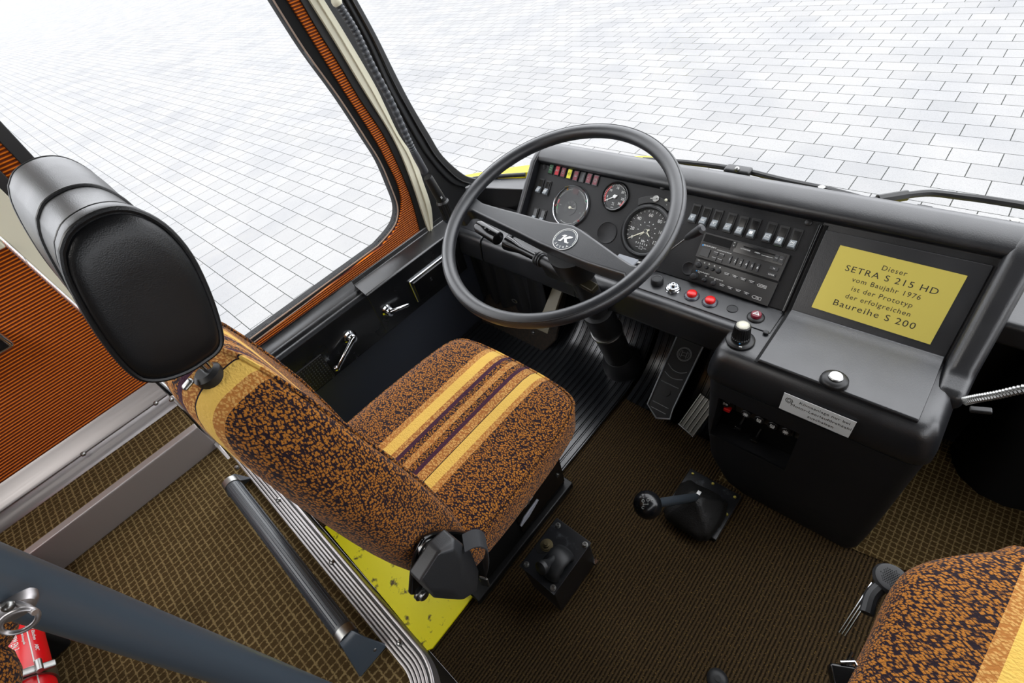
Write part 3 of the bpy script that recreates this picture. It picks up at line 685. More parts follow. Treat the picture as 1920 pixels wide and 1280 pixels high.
# ------------------------------------------------------------------ brass plaque on the lid
def frame_from(pts):                                                   # from the four corners TL TR BR BL
    tl, tr_, br_, bl_ = [Vector(q) for q in pts]; c = (tl+tr_+br_+bl_)/4
    return Frame(c, (tr_+br_)-(tl+bl_), (tl+tr_)-(bl_+br_)), (((tr_+br_)-(tl+bl_)).length/4, ((tl+tr_)-(bl_+br_)).length/4)
Q = [PF.at(px, py, .0068).o for px, py in ((1573, 458), (1810, 517), (1748, 646), (1524, 577))]
F, (hw, hh) = frame_from(Q)
pq = tag(MB().boxf(F, -hw, hw, -hh, hh, -.0006, .0008).build('plaque', BRASS), 'engraved brass plaque with black German lettering on the dashboard lid', 'plaque')
b = MB(); L = 2*hh/8.4; s0 = L*.86
for i, (t, sz, stc) in enumerate((('Dieser', 1, 1), ('SETRA S 215 HD', 1.26, 1.12), ('vom Baujahr 1976', 1, 1), ('ist der Prototyp', 1, 1), ('der erfolgreichen', 1, 1), ('Baureihe S 200', 1.30, 1.14))):
    v = (hh*.66, hh*.40, hh*.13, -hh*.13, -hh*.38, -hh*.66)[i]
    b.text(t, F.shift(0, v, .0008), s0*sz*.98, .0002, spacing=1.16, stretch=stc)
b.build('lettering', INK, pq)

KEYB = plain('key_black', srgb(40, 41, 44), .35)
# ------------------------------------------------------------------ radio and amplifier in the instrument face
def unit(corners, proud, name, label, cat):
    Q = [PF.at(*zz(x, y), proud).o for x, y in corners]; F, (hw, hh) = frame_from(Q)
    o = tag(MB().boxf(F, -hw, hw, -hh, hh, -proud+.003, 0).build(name, BLACK, bevel=.0012), label, cat)
    def loc(x, y, c=0): a, b_ = F.hit(*zz(x, y), c); return F.shift(a, b_, c)
    return F, hw, hh, o, loc
F, hw, hh, rad, loc = unit(((690, 460), (1480, 680), (1382, 922), (620, 695)), .011, 'car_radio', 'black cassette radio with six numbered station keys set in the dashboard', 'radio')
MB().boxf(F, -hw, hw, -hh, hh, -.0015, .0008).build('faceplate', plain('radio_face', srgb(24, 24, 26), .35), rad, bevel=.0006)
Fq = F.shift(0, 0, .0008)
def relbox(name, x0, x1, y0, y1, w1, mat, parent, bev=.0005):          # x,y 0..1 across the face
    return MB().boxf(Fq, -hw+2*hw*x0, -hw+2*hw*x1, hh-2*hh*y1, hh-2*hh*y0, 0, w1).build(name, mat, parent, bevel=bev)
relbox('display', .02, .36, .06, .36, .0006, DEEP, rad); 
MB().prism([Fq.p(-hw+2*hw*x, hh-2*hh*y, 0) for x, y in ((.02, .36), (.36, .36), (.36, .42), (.02, .42))], Fq.w*.002).build('display_lip', BLACK, rad, bevel=.0005)
relbox('cassette_door', .40, .97, .05, .44, .0015, plain('cassette_door', srgb(20, 20, 22), .22), rad)
relbox('cassette_slot', .50, .86, .12, .17, .0020, DEEP, rad)
relbox('eject_key', .365, .415, .06, .30, .0035, BLACK, rad)
kb_ = relbox('volume_rocker', .045, .155, .60, .92, .004, KEYB, rad)
for x0, y0 in ((.20, .62), (.275, .62), (.20, .83), (.275, .83)): relbox('key', x0, x0+.055, y0, y0+.12, .003, KEYB, rad)
for k in range(6): relbox('station_key', .395+k*.066, .395+k*.066+.030, .60, .90, .004, KEYB, rad)
for y0 in (.55, .78): relbox('key', .86, .95, y0, y0+.13, .003, KEYB, rad)
for x0 in (.86, .915): relbox('wind_key', x0, x0+.045, .12, .36, .003, KEYB, rad)
b = MB(); T = lambda x, y, w: Fq.shift(-hw+2*hw*x, hh-2*hh*y, w)
for k in range(6): b.text(str(k+1), T(.41+k*.066, .75, .0042), .0085)
for x0, y0 in ((.2, .62), (.275, .62), (.2, .83), (.275, .83)): b.boxf(T(x0, y0, .003), 0, .010, -.0009, -.0002, 0, .0003)
for y0 in (.55, .78): b.text('TS' if y0 < .6 else 'LO/DX', T(.905, y0+.065, .0032), .0042)
b.text('BLAUPUNKT', T(.128, .49, .0002), .0044, stretch=1.25); b.text('COACH AUDIO RCM 83', T(.31, .53, .0002), .0033)
b.text('AUTOREVERSE', T(.53, .24, .0022), .0035); b.text('STEREO', T(.67, .24, .0022), .0035); b.boxf(T(.72, .27, .0018), 0, .025, -.0002, .0004, 0, .0003); b.text('<<', T(.882, .24, .0032), .005); b.text('>>', T(.937, .24, .0032), .005)
b.text('^', T(.39, .12, .0037), .007); b.text('V', T(.39, .22, .0037), .005)
b.build('lettering', WHITE, rad)
MB().boxf(T(.03, .475, .0002), 0, .0035, -.0035, 0, 0, .0003).build('blue_mark', BLUE, rad)
F, hw, hh, amp, loc = unit(((607, 703), (1366, 935), (1285, 1158), (556, 905)), .008, 'audio_control_unit', 'black audio control unit with round knobs directly below the cassette radio', 'radio')
MB().boxf(F, -hw, hw, -hh, hh, -.0015, .0006).build('faceplate', plain('amp_face', srgb(19, 19, 21), .35), amp, bevel=.0006)
Fq = F.shift(0, 0, .0006)
T = lambda x, y, w: Fq.shift(-hw+2*hw*x, hh-2*hh*y, w)
def small_knob(x, y, r, h=.007):
    q = T(x, y, 0); MB().lathe(q.o, q.w, [(r*1.12, 0), (r, .001), (r*.94, h), (r*.75, h+.001), (.0001, h+.001)], 24).build('knob', RUBBER, amp, sharp=50)
for x, y, r in ((.06, .27, .0072), (.06, .79, .0078), (.165, .27, .004), (.245, .27, .004), (.32, .27, .0055), (.20, .80, .005), (.32, .82, .0056)): small_knob(x, y, r)
for y0 in (.22, .73):
    for k in range(4): q = T(.395+k*.10, y0, 0); MB().boxf(q, 0, .0125, -.006, 0, 0, .003).build('key', KEYB, amp, bevel=.0004)
b = MB()
for y0, w_ in ((.22, ('RADIO', 'TAPE', 'VIDEO', 'AUX')), (.73, ('RADIO', 'TAPE', 'VIDEO', 'AUX'))):
    for k in range(4): q = T(.395+k*.10, y0, .0031); b.text(w_[k], q.shift(.0062, -.0035), .0029); b.boxf(q, 0, .0125, -.0009, -.0003, 0, .0003)
    q = T(.80, y0+.03, .0002); b.boxf(q, .002, .020, -.0003, .0003, 0, .0003); b.boxf(q, .002, .020, -.0063, -.0057, 0, .0003); b.boxf(q, .0195, .020, -.006, 0, 0, .0003)
    b.strip([q.p(.002, 0), q.p(-.001, -.003), q.p(.002, -.006)], [q.p(.002, -.0008), q.p(0, -.003), q.p(.002, -.0052)], q.w*.0003); b.text('LOUNGE' if y0 < .5 else 'CAB', q.shift(.011, -.003), .0038)
b.text('BLAUPUNKT', T(.155, .52, .0002), .0042, stretch=1.25); b.text('COACH AUDIO SCU 02', T(.33, .60, .0002), .0032); b.text('ON', T(.04, .07, .0002), .0038); b.text('VOL', T(.10, .58, .0002), .0028)
for x, y in ((.12, .10), (.18, .10), (.25, .10), (.32, .10), (.2, .62), (.32, .66)): b.boxf(T(x, y, .0002), -.002, .002, -.0004, .0004, 0, .0003); b.boxf(T(x, y, .0002), -.0004, .0004, -.002, .002, 0, .0003)
b.build('lettering', WHITE, amp)
MB().boxf(T(.055, .50, .0002), 0, .0032, -.0032, 0, 0, .0003).build('blue_mark', BLUE, amp)

# ------------------------------------------------------------------ heater console
def evaluated(o):
    bpy.context.view_layer.update(); dg = bpy.context.evaluated_depsgraph_get()
    return bpy.data.meshes.new_from_object(o.evaluated_get(dg))
def cut(o, cutter):
    md = o.modifiers.new('cut', 'BOOLEAN'); md.operation = 'DIFFERENCE'; md.object = cutter; md.solver = 'EXACT'
    me = evaluated(o); o.modifiers.clear(); old = o.data; o.data = me; bpy.data.meshes.remove(old); bpy.data.objects.remove(cutter)
    for p in o.data.polygons: p.use_smooth = True
    o.data.set_sharp_from_angle(angle=math.radians(35))
con = thing('heater_console', 'tall black console with heater sliders below the brass plaque lid', 'console', (-.06, .85, 0))
def rrect(x0, x1, y0, y1, z_, r, k=5, rl=None):
    P = []
    for cx, cy, a0_, rr in ((x1-r, y0+r, -90, r), (x1-r, y1-r, 0, r), (x0+r, y1-r, 90, r), (x0+(rl or r), y0+(rl or r), 180, rl or r)):
        for i in range(k+1):
            a = d2r(a0_+90*i/k); P.append(Vector((cx+rr*math.cos(a), cy+rr*math.sin(a), z_)))
    return P
b = MB(); b.loft([rrect(-.280, .139, .724, .95, .350, .03), rrect(-.284, .143, .720, .95, .358, .032), rrect(-.282, .141, .722, .95, .385, .032), rrect(-.276, .134, .729, .95, .415, .032),
                  rrect(-.268, .124, .740, .95, .434, .028), rrect(-.258, .114, .752, .90, .4395, .024), rrect(-.245, .10, .766, .885, .4405, .02)])
top_ = b.build('top_pad', VINYL, con, sharp=80)
b = MB(); b.loft([rrect(-.150, .120, .690, .95, .006, .02), rrect(-.185, .126, .684, .95, .03, .025), rrect(-.235, .131, .692, .95, .09, .03), rrect(-.257, .134, .706, .95, .17, .03), rrect(-.272, .137, .722, .95, .30, .03), rrect(-.276, .138, .725, .95, .346, .03)])
low = b.build('body', grained('console_plastic', srgb(24, 24, 26), .5, 500, .12, .4), con, sharp=80)
wn_ = Vector((0, -1, .16)).normalized(); CFm = Frame((-.15, .718, .235), (1, 0, 0), (0, .14, 1))
rc_px = [(1348, 741), (1492, 808), (1477, 890), (1336, 806)]
quad = [CFm.hit(*q, 0) for q in rc_px]
u0 = (quad[0][0]+quad[3][0])/2; u1 = (quad[1][0]+quad[2][0])/2; v1 = (quad[0][1]+quad[1][1])/2; v0 = (quad[2][1]+quad[3][1])/2
cutter = MB().boxf(CFm, u0, u1, v0, v1, -.05, .03).build('cutter', BLACK, con); cut(low, cutter)
MB().boxf(CFm, u0, u1, v0, v1, -.052, -.048).build('slider_plate', DEEP, con)
MB().strip([CFm.p(u0-.003, v1, .003), CFm.p(u0-.003, v0-.003, .003), CFm.p(u1+.003, v0-.003, .003), CFm.p(u1+.003, v1, .003)], [CFm.p(u0, v1, .003), CFm.p(u0, v0, .003), CFm.p(u1, v0, .003), CFm.p(u1, v1, .003)], CFm.w*-.006).build('recess_rim', BLACK, con, bevel=.001)
# inside the recess: sloping back plate with slots and levers
BF = Frame(CFm.p(0, 0, -.046), (1, 0, 0), CFm.p(0, v1, -.006)-CFm.p(0, v0+.03, -.046))
bp = MB().boxf(BF, u0+.001, u1-.001, v0+.012, v1+.012, -.002, 0).build('slider_scale', plain('slider_back', srgb(74, 70, 62), .6), con)
W_ = u1-u0
b = MB()
for k in range(5): b.boxf(BF, u0+W_*(.155+k*.19), u0+W_*(.175+k*.19), v0+.03, v1-.018, 0, .0006)
b.build('slots', DEEP, bp)
TF = Frame(CFm.p(0, 0, -.012), CFm.u, CFm.v)
for k, (px, py) in enumerate(((1360, 757), (1398, 777), (1423, 788), (1448, 799), (1473, 810))):
    G = TF.at(px, py, 0)
    tb_ = MB().lathe(G.o-G.w*.02, G.w, [(.011, 0), (.011, .019), (.010, .020), (.0001, .020)], 24).build('symbol_tab', BLACK, con)
    b = MB(); G = G.shift(0, 0, .0004)
    if k in (1, 4):
        for q in range(4): b.boxf(G.rot(q*math.pi/4), -.0062, .0062, -.0007, .0007, 0, .0006)
    elif k:
        for q in (-1, 0, 1): b.boxf(G, q*.0035-.001, q*.0035+.001, .001, .005, 0, .0006)
        b.boxf(G, -.0055, .0055, -.0015, -.0002, 0, .0006); b.boxf(G, -.004, .004, -.005, -.003, 0, .0006)
    else:
        b.ring(G.shift(-.004, 0), .003, .0006, 14, 5, -1.6, 1.6); b.boxf(G, -.0046, -.0037, -.003, .003, 0, .0006)
        for q in (-.002, 0, .002): b.boxf(G, .0005, .006, q-.0004, q+.0004, 0, .0006)
    b.build('symbol', WHITE, tb_)
for px, py, mt in ((1365, 765, RED), (1386, 799, GLOSS), (1416, 824, GLOSS)):
    G = TF.at(px, py, -.008); MB().boxf(G, -.008, .008, -.005, .005, -.004, .010).build('slider_lever', mt, con, bevel=.002)
    MB().cyl(G.p(0, .002, -.002), G.p(0, .012, -.034), .0022).build('lever_stem', STEEL, con)
# perforated outlet low on the front
VF = Frame((-.03, .698, .045), (1, 0, 0), (0, .10, 1)); b = MB()
for i in range(26):
    for j in range(6): b.boxf(VF, -.075+i*.006, -.072+i*.006, -.014+j*.006, -.011+j*.006, .001, .0028)
b.build('vent_grille', DEEP, con)
# silver notice on the pad
SFr = Frame((-.05, .7205, .385), (1, 0, 0), (0, .1, 1))
Qs = [SFr.at(px, py, .0015).o for px, py in ((1471, 736), (1604, 790), (1593, 822), (1460, 764))]; F, (hw, hh) = frame_from(Qs)
sg_ = tag(MB().boxf(F, -hw, hw, -hh, hh, -.0010, .0006).build('notice_label', SIGNW, bevel=.0004), 'narrow silver notice with three lines of German text on the console front', 'label')
b = MB()
for t, u, v in (('Klimaanlage nur bei', .012, .010), ('Motor-Leerlaufdrehzahl', .008, 0), ('zuschalten', .012, -.010)): b.text(t, F.shift(u, v*hh/.018, .0006), hh*.40, .0002, spacing=1.06, stretch=1.12)
q = F.shift(-hw*.80, hh*.35, .0006); b.ring(q, hh*.26, .0004, 20, 5); b.ring(q, hh*.14, .0004, 16, 5)
for k in range(8): b.ring(q.shift(hh*.22*math.cos(k*.785), hh*.22*math.sin(k*.785)), hh*.09, .0003, 10, 5)
b.build('lettering', INK, sg_)

# ------------------------------------------------------------------ steering
TH = d2r(17.7); WC = Vector((-.616, .666, .725)); WFr = Frame(WC, (1, 0, 0), (0, math.cos(TH), math.sin(TH)))
RR = .2525
sw = thing('steering_wheel', 'large black two-spoke steering wheel with a round white emblem on its hub', 'steering wheel', WC)
MB().tube([WFr.p(RR*math.cos(2*math.pi*i/96), RR*math.sin(2*math.pi*i/96)) for i in range(96)], .0152, 20, True).build('rim', RIMM, sw)
MB().tube([WFr.p((RR+.0095)*math.cos(2*math.pi*i/96), (RR+.0095)*math.sin(2*math.pi*i/96), .0117) for i in range(96)], .0012, 6, True).build('rim_seam', BLACK, sw)
spo = [(884, 362), (893, 371), (904, 379), (935, 388), (970, 397), (1032, 414), (1058, 417), (1074, 420), (1090, 429), (1120, 450), (1165, 482), (1184, 494), (1196, 496), (1214, 490), (1206, 506), (1182, 528), (1171, 524), (1168, 514), (1135, 504), (1097, 492), (1060, 477), (1007, 454), (970, 435), (920, 411), (884, 394), (874, 395), (864, 408), (852, 408), (862, 384)]
hw_ = -.004
so = MB().prism([WFr.p(*WFr.hit(px, py, hw_), hw_) for px, py in spo], WFr.w*-.034)
spk = so.build('spoke', RIMM, sw, bevel=.006, seg=3, limit=50)
E0 = WFr.at(1060, 449, hw_)
MB().lathe(E0.o-E0.w*.03, -E0.w, [(.05, 0), (.048, .05), (.042, .075), (.0001, .075)], 32).build('hub', BLACK, sw)
em = MB().lathe(E0.o, E0.w, [(.0275, -.001), (.0275, .0012), (.0001, .0012)], 48).build('emblem', plain('emblem_grey', srgb(66, 70, 76), .4), sw)
b = MB(); b.ring(E0.shift(0, 0, .0014), .0262, .0007, 48, 6); b.ring(E0.shift(0, 0, .0014), .0232, .0005, 48, 6, d2r(-18), d2r(205))
kp = lambda pts: b.prism([E0.p(x*.001, y*.001, .0012) for x, y in pts], E0.w*.0008)
kp([(-11, -9.5), (-6, -9.5), (-4.2, -4), (-1.5, 4), (1.0, 10), (-4, 10), (-7.5, 7.5), (-9.2, -5), (-14.5, -7)][:0] or [(-12, -8), (-6.5, -8), (-1.0, 9.5), (-6.5, 9.5), (-12, 5.5), (-6.6, 5.5), (-9.8, -5.2), (-14, -6.6)])
kp([(-4.6, .5), (5.5, 9.5), (14.5, 9.5), (13, 6.5), (3.5, .8), (8.5, -5.4), (13.5, -5.4), (11.5, -8), (3.2, -8), (-2.2, -.2)])
for i, c in enumerate('SETRA'):
    a = d2r(-90+(i-2)*22); q = E0.shift(.0205*math.cos(a), .0205*math.sin(a), .0014).rot(a+math.pi/2); b.text(c, q, .0068, .0003, stretch=1.15)
b.build('emblem_marking', WHITE, em)
sc = thing('steering_column', 'black steering column with stalks rising from the ribbed floor mat', 'steering column', (-.616, .89, 0))
dn = -WFr.w
colp = lambda d_: WC + dn*d_
MB().cyl(colp(.10), colp(.50), .030, .030, 28).build('jacket', BLACK, sc)
MB().cyl(colp(.38), colp(.74), .043, .043, 28).build('lower_tube', BLACK, sc)
MB().tube([colp(.49)+Vector((.0445*math.cos(a), 0, 0))+WFr.v*(.0445*math.sin(a)) for a in [i*2*math.pi/32 for i in range(32)]], .004, 6, True).build('clamp_ring', STEEL, sc)
MB().lathe(colp(.655), dn, [(.045, 0), (.055, .02), (.062, .05), (.068, .09)], 32).build('boot', RUBBER, sc)
MB().boxf(Frame(colp(.12), WFr.u, WFr.v), -.05, .05, -.06, .02, -.045, .03).build('switch_housing', BLACK, sc, bevel=.012, seg=3)
pl_ = WFr.at(1180, 489, -.075); MB().boxf(Frame(pl_.o, (1, 0, 0), (0, 1, 0)), -.03, .016, -.012, .010, -.002, .002).build('cover_plate', plain('grey_plate', srgb(120, 124, 130), .5), sc, bevel=.001)
# left stalk
sx_ = lambda px, py, w: WFr.p(*WFr.hit(px, py, w), w)
a_, b__, c_, d__, e_ = sx_(897, 424, -.085), sx_(934, 447, -.085), sx_(958, 459, -.085), sx_(1008, 484, -.085), sx_(1052, 507, -.085)
stl = MB().tube([c_.lerp(b__, .3), c_, c_.lerp(d__, .35), d__], [.0175, .016, .0095, .0085], 16).build('stalk', GLOSS, sc)
MB().lathe(a_, b__-a_, [(.004, -.008), (.0045, -.002), (.0135, -.001), (.0150, .002), (.0150, .006), (.0168, .007), (.0168, (b__-a_).length), (.013, (b__-a_).length+.002)], 24).build('stalk_grip', GLOSS, stl)
MB().lathe(d__-(e_-d__).normalized()*.004, e_-d__, [(.009, 0), (.0165, .003), (.0165, .007), (.013, .008), (.0165, .010), (.0165, .014), (.013, .015), (.0155, .017), (.0155, .020), (.012, .022)], 20).build('boot_ring', RUBBER, stl)
MB().cyl(d__, e_+(e_-d__)*.3, .011, .016).build('stalk_root', BLACK, sc)
b = MB(); g0 = Frame(a_.lerp(b__, .5)+WFr.w*.0168, b__-a_, WFr.v); b.ring(g0, .0022, .0005, 12, 5); b.boxf(g0.shift(.016, 0), -.001, .001, -.0006, .0006, 0, .0004); b.build('symbol', OFFW, stl)
# right stalk: thin rod with a black grip
r0, r1, r2 = ay(1225, 493, .80), ay(1286, 447, .80), ay(1316, 429, .80)
root_ = colp(.13)+Vector((.05, 0, 0))
MB().tube([root_, root_.lerp(r0, .6), r0, r1], [.0035, .003, .0017, .0017], 10).build('stalk_rod', STEEL, sc)
MB().tube([r1-(r2-r1)*.02, r1+(r2-r1)*.1, r1.lerp(r2, .5), r2, r2+(r2-r1)*.08], [.004, .0062, .0088, .0105, .006], 14).build('stalk_grip', RUBBER, sc)
# ignition bracket below the wheel
q = sx_(1082, 522, -.11); MB().boxf(Frame(q, (1, -.2, 0), (0, 1, .3)), -.012, .055, -.01, .012, -.012, .004).build('lock_bracket', plain('olive_metal', srgb(46, 42, 30), .4, .6), sc, bevel=.003)
for px, py in ((1076, 519), (1078, 525)): MB().sphere(sx_(px, py, -.100), .0028, 10).build('screw', CHROME, sc)

# ------------------------------------------------------------------ driver's seat
ds = thing('driver_seat', 'driver seat in brown striped plush with a big black headrest, facing the steering wheel', 'seat', (SEATX, .2, 0))
half = [(0, .455), (.09, .453), (.155, .444), (.185, .42), (.198, .36), (.206, .26), (.210, .15), (.206, .06), (.19, .015), (.10, .005), (0, .004)]
outl = [(x, y) for x, y in half] + [(-x, y) for x, y in half[-2:0:-1]]
outl = [(p.x, p.y) for p in smooth([Vector((x, y, 0)) for x, y in outl+[outl[0]]], 3)][:-1]
def cring(z_, ins, bow=0):
    f = 1-ins/.205; return [Vector((SEATX+x*f, .24+(y-.24)*(1-ins/.22), z_ + bow*(1-(x/.21)**2)*0)) for x, y in outl]
b = MB(); b.loft([cring(.372, .03), cring(.378, .012), cring(.40, .003), cring(.44, 0), cring(.468, .0), cring(.482, .006), cring(.491, .020), cring(.497, .045), cring(.4985, .09), cring(.4995, .15)])
cu = b.build('seat_cushion', MOQ, ds, sharp=80)
MB().tube(cring(.474, -.0005), .0032, 6, True).build('piping', MOQ, cu)
bk = MB(); rows = []
for s_, w_, t_ in ((0, .165, .02), (.02, .185, .042), (.10, .20, .054), (.28, .208, .060), (.46, .206, .060), (.62, .196, .058), (.75, .176, .056), (.86, .142, .052), (.93, .105, .046), (.975, .065, .036), (1, .025, .018)):
    c = Vector((SEATX, .040, .415)).lerp(Vector((SEATX, -.012, .952)), s_); nrm = Vector((0, .995, .12)).normalized()
    ring_ = []
    for i in range(40):
        a = 2*math.pi*i/40; ca, sa = math.cos(a), math.sin(a); e = 2/2.9
        x = abs(ca)**e*(1 if ca > 0 else -1); y = abs(sa)**e*(1 if sa > 0 else -1)
        hug = .052*abs(x)**3*(1 if y > 0 else .35)
        ring_.append(c + Vector((w_*x, 0, 0)) + nrm*(t_*y+hug*(.3+.7*min(1, 2*(1-s_)))))
    rows.append(ring_)
bk.loft(rows); br_ = bk.build('backrest', MOQ, ds, sharp=80, sub=1)
MB().tube([r[9].lerp(r[8], .0) for r in rows[:0]] or [r[4]+Vector((.001, .001, 0)) for r in rows[1:]]+[r[16]+Vector((-.001, .001, 0)) for r in rows[:0:-1]], .0028, 6).build('piping', MOQ, br_)
# headrest: bolster with two oval ends, on two rods
def hz(x, y): return x/2.37, 200+y/2.37
oval = [hz(*q) for q in ((270, 640), (300, 560), (370, 500), (460, 460), (560, 450), (660, 480), (760, 550), (850, 660), (920, 800), (970, 940), (990, 1040), (970, 1090), (920, 1130), (840, 1180), (740, 1215), (650, 1220), (590, 1190), (520, 1120), (430, 1000), (340, 850), (285, 730))]
HX = -.487
O3 = smooth([ax(px, py, HX) for px, py in oval]+[ax(*oval[0], HX)], 3)[:-1]; hc_ = sum(O3, Vector())/len(O3)
hr = lambda x, f, dz=0: [Vector((x, hc_.y+(p.y-hc_.y)*f, hc_.z+(p.z-hc_.z)*f+dz)) for p in O3]
hb_ = MB().loft([hr(-.487, .97), hr(-.491, 1.0), hr(-.508, 1.0), hr(-.516, .985), hr(-.522, .955), hr(-.55, .925), hr(-.59, .93), hr(-.604, .945), hr(-.61, .95), hr(-.64, .985), hr(-.69, 1.02), hr(-.735, 1.03), hr(-.748, 1.02), hr(-.754, .96), hr(-.757, .7), hr(-.758, .2)])
head = hb_.build('headrest', LEATHER, ds, sharp=80)
MB().loft([hr(-.4885, .955), hr(-.4845, .93), hr(-.481, .86), hr(-.4785, .7), hr(-.4775, .4), hr(-.4775, .1)]).build('end_pad', LEATHER, head, sharp=80)
for x, f, r in ((-.488, .985, .0026), (-.518, .972, .0014), (-.606, .948, .0022), (-.750, 1.01, .0018)): MB().tube(hr(x, f), r, 8, True).build('piping', LEATHER, head)
for rx in (SEATX+.055, SEATX-.055):
    MB().cyl((rx, -.004, .90), (rx, -.006, 1.06), .0065).build('headrest_rod', CHROME, ds)
    MB().lathe((rx, -.008, .930), (0, -.1, 1), [(.016, 0), (.016, .014), (.011, .018), (.008, .018)], 20).build('rod_socket', BLACK, ds)
MB().boxf(Frame((SEATX+.058, -.030, .948), (1, 0, 0), (0, 1, .3)), -.005, .005, -.007, .007, -.003, .003).build('height_catch', STEEL, ds, bevel=.003)
# base
pd = MB().box((-.705, .10, .03), (-.512, .435, .372)).build('pedestal', DEEP, ds, bevel=.01)
MB().box((-.72, .06, .004), (-.500, .45, .03)).build('base_plate', BLACK, ds, bevel=.004)
MB().box((-.512, .25, .06), (-.508, .43, .36)).build('side_plate', GLOSS, ds, bevel=.003)
for y, z_ in ((.40, .33), (.37, .27), (.41, .12)): MB().lathe((-.508, y, z_), (1, 0, 0), [(.006, 0), (.006, .003), (.0001, .004)], 12).build('bolt', STEEL, ds)
sp_ = MB()
p0, p1 = Vector((-.50, .175, .27)), Vector((-.46, .275, .30)); u_, v_, d_ = basis(p1-p0)
sp_.tube([p0+(p1-p0)*(i/96)+(u_*math.cos(i*.52)+v_*math.sin(i*.52))*.019 for i in range(97)], .0038, 6)
sp_.build('spring', STEEL, ds)
MB().cyl(p0-(p1-p0)*.1, p1+(p1-p0)*.15, .009).build('spring_rod', BLACK, ds)
for px, py, qx, qy, w_ in ((974, 955, 997, 928, .009), (975, 985, 1007, 935, .011)):
    A_, B_ = ax(px, py, -.455), ax(qx, qy, -.455); t_ = (B_-A_).normalized(); s_ = t_.cross(Vector((1, 0, 0)))
    MB().prism([A_-s_*w_*.3, A_.lerp(B_, .3)-s_*w_, B_-s_*w_*.35, B_+s_*w_*.35, A_.lerp(B_, .4)+s_*w_*.8, A_+s_*w_*.3], (.004, 0, 0)).build('adjuster_lever', plain('lever_grey', srgb(150, 152, 160), .4, .4), ds, bevel=.001)
# belt retractor on the seat side
bp_ = [ax(px, py, -.392) for px, py in ((763, 1109), (766, 1070), (772, 1034), (788, 1003), (810, 993), (843, 990), (878, 994), (892, 1002), (880, 1012), (840, 1032), (806, 1065), (788, 1108))]
MB().prism(bp_, (.010, 0, 0)).build('belt_bracket', GLOSS, ds, bevel=.004, seg=3)
for px, py, r in ((800, 1027, .0105), (791, 1112, .0085)):
    p = ax(px, py, -.382); MB().lathe(p, (1, 0, 0), [(r*1.45, -.004), (r*1.45, .0015), (r, .002), (r, .007), (r*.85, .008), (.0001, .008)], 24).build('bolt', STEEL, ds)
XR = -.352
outer = [ax(px, py, XR) for px, py in ((785, 1092), (823, 1034), (852, 1008), (884, 1034), (899, 1071), (896, 1108), (868, 1126), (815, 1122))]
face = [ax(px, py, XR+.012) for px, py in ((790, 1087), (822, 1037), (852, 1031), (864, 1048), (867, 1072), (862, 1088), (847, 1108), (803, 1105))]
back = [Vector((XR-.024, p.y, p.z)) for p in outer]
MB().loft([back, outer, face]).build('belt_retractor', grained('retractor_plastic', srgb(38, 39, 41), .45, 900, .12), ds, bevel=.004, seg=3, limit=20)
web = smooth([ax(868, 1020, XR), ax(886, 1011, XR+.004), ax(902, 1011, XR+.010), ax(912, 1022, XR+.010), ax(913, 1048, XR+.006), ax(907, 1070, XR+.002)])
wv = Vector((.011, -.008, 0))
MB().strip([p-wv for p in web], [p+wv for p in web], (0, .0015, .001)).build('belt_webbing', plain('webbing', srgb(30, 31, 34), .75), ds)
q = ax(908, 1088, XR+.006); MB().boxf(Frame(q, (1, .4, 0), (0, .2, 1)), -.008, .008, -.016, .010, -.002, .002).build('belt_tongue', STEEL, ds, bevel=.002)

# ------------------------------------------------------------------ yellow plate
P_ = [Vector((-1.02, -.084, .005)), az(775, 1189, .005), az(800, 1221, .005), az(812, 1216, .005), az(896, 1108, .005), Vector((-.515, .20, .005)), Vector((-1.02, .20, .005))]
tag(MB().prism(P_, (0, 0, .006)).build('floor_plate', YPL, bevel=.001), 'yellow painted steel plate under the driver seat, scuffed and spotted', 'plate')

# ------------------------------------------------------------------ rubber mat with lengthwise ribs
def mat_obj(x0, x1, y0, name):
    path = [(y0, .004), (.60, .004), (.78, .006), (.84, .014), (.89, .032), (.935, .065), (.975, .115), (1.005, .18), (1.03, .26), (1.05, .36)]
    if y0 > .7: path = [(y0, .006)]+path[3:]
    path = [(p.x, p.y) for p in smooth([Vector((a, b_, 0)) for a, b_ in path], 3)]
    xs = []; x = x0; P = .021
    while x < x1: xs += [(x, 0), (x+P*.62, 0), (x+P*.68, -.0035), (x+P*.78, -.0035), (x+P*.82, -.0012), (x+P*.88, -.0012), (x+P*.92, -.0035), (x+P*.97, -.0035)]; x += P
    xs.append((x, 0)); b_ = MB(); grid = []
    for i, (y, z_) in enumerate(path):
        j0, j1 = path[max(i-1, 0)], path[min(i+1, len(path)-1)]; t = Vector((0, j1[0]-j0[0], j1[1]-j0[1])).normalized(); nn = Vector((0, -t.z, t.y))
        grid.append([b_.b.verts.new(Vector((xx, y, z_+.004)) + nn*h) for xx, h in xs])
    for i in range(len(grid)-1):
        for j in range(len(xs)-1): b_.b.faces.new((grid[i][j], grid[i][j+1], grid[i+1][j+1], grid[i+1][j]))
    return b_.build(name, MAT_R, sharp=30)
tag(mat_obj(-1.225, -.56, .02, 'rubber_mat'), 'black rubber mat with lengthwise ribs under the seat and steering column', 'mat')
tag(mat_obj(-.54, -.20, .785, 'rubber_mat'), 'short ribbed black rubber mat under the accelerator pedal', 'mat')
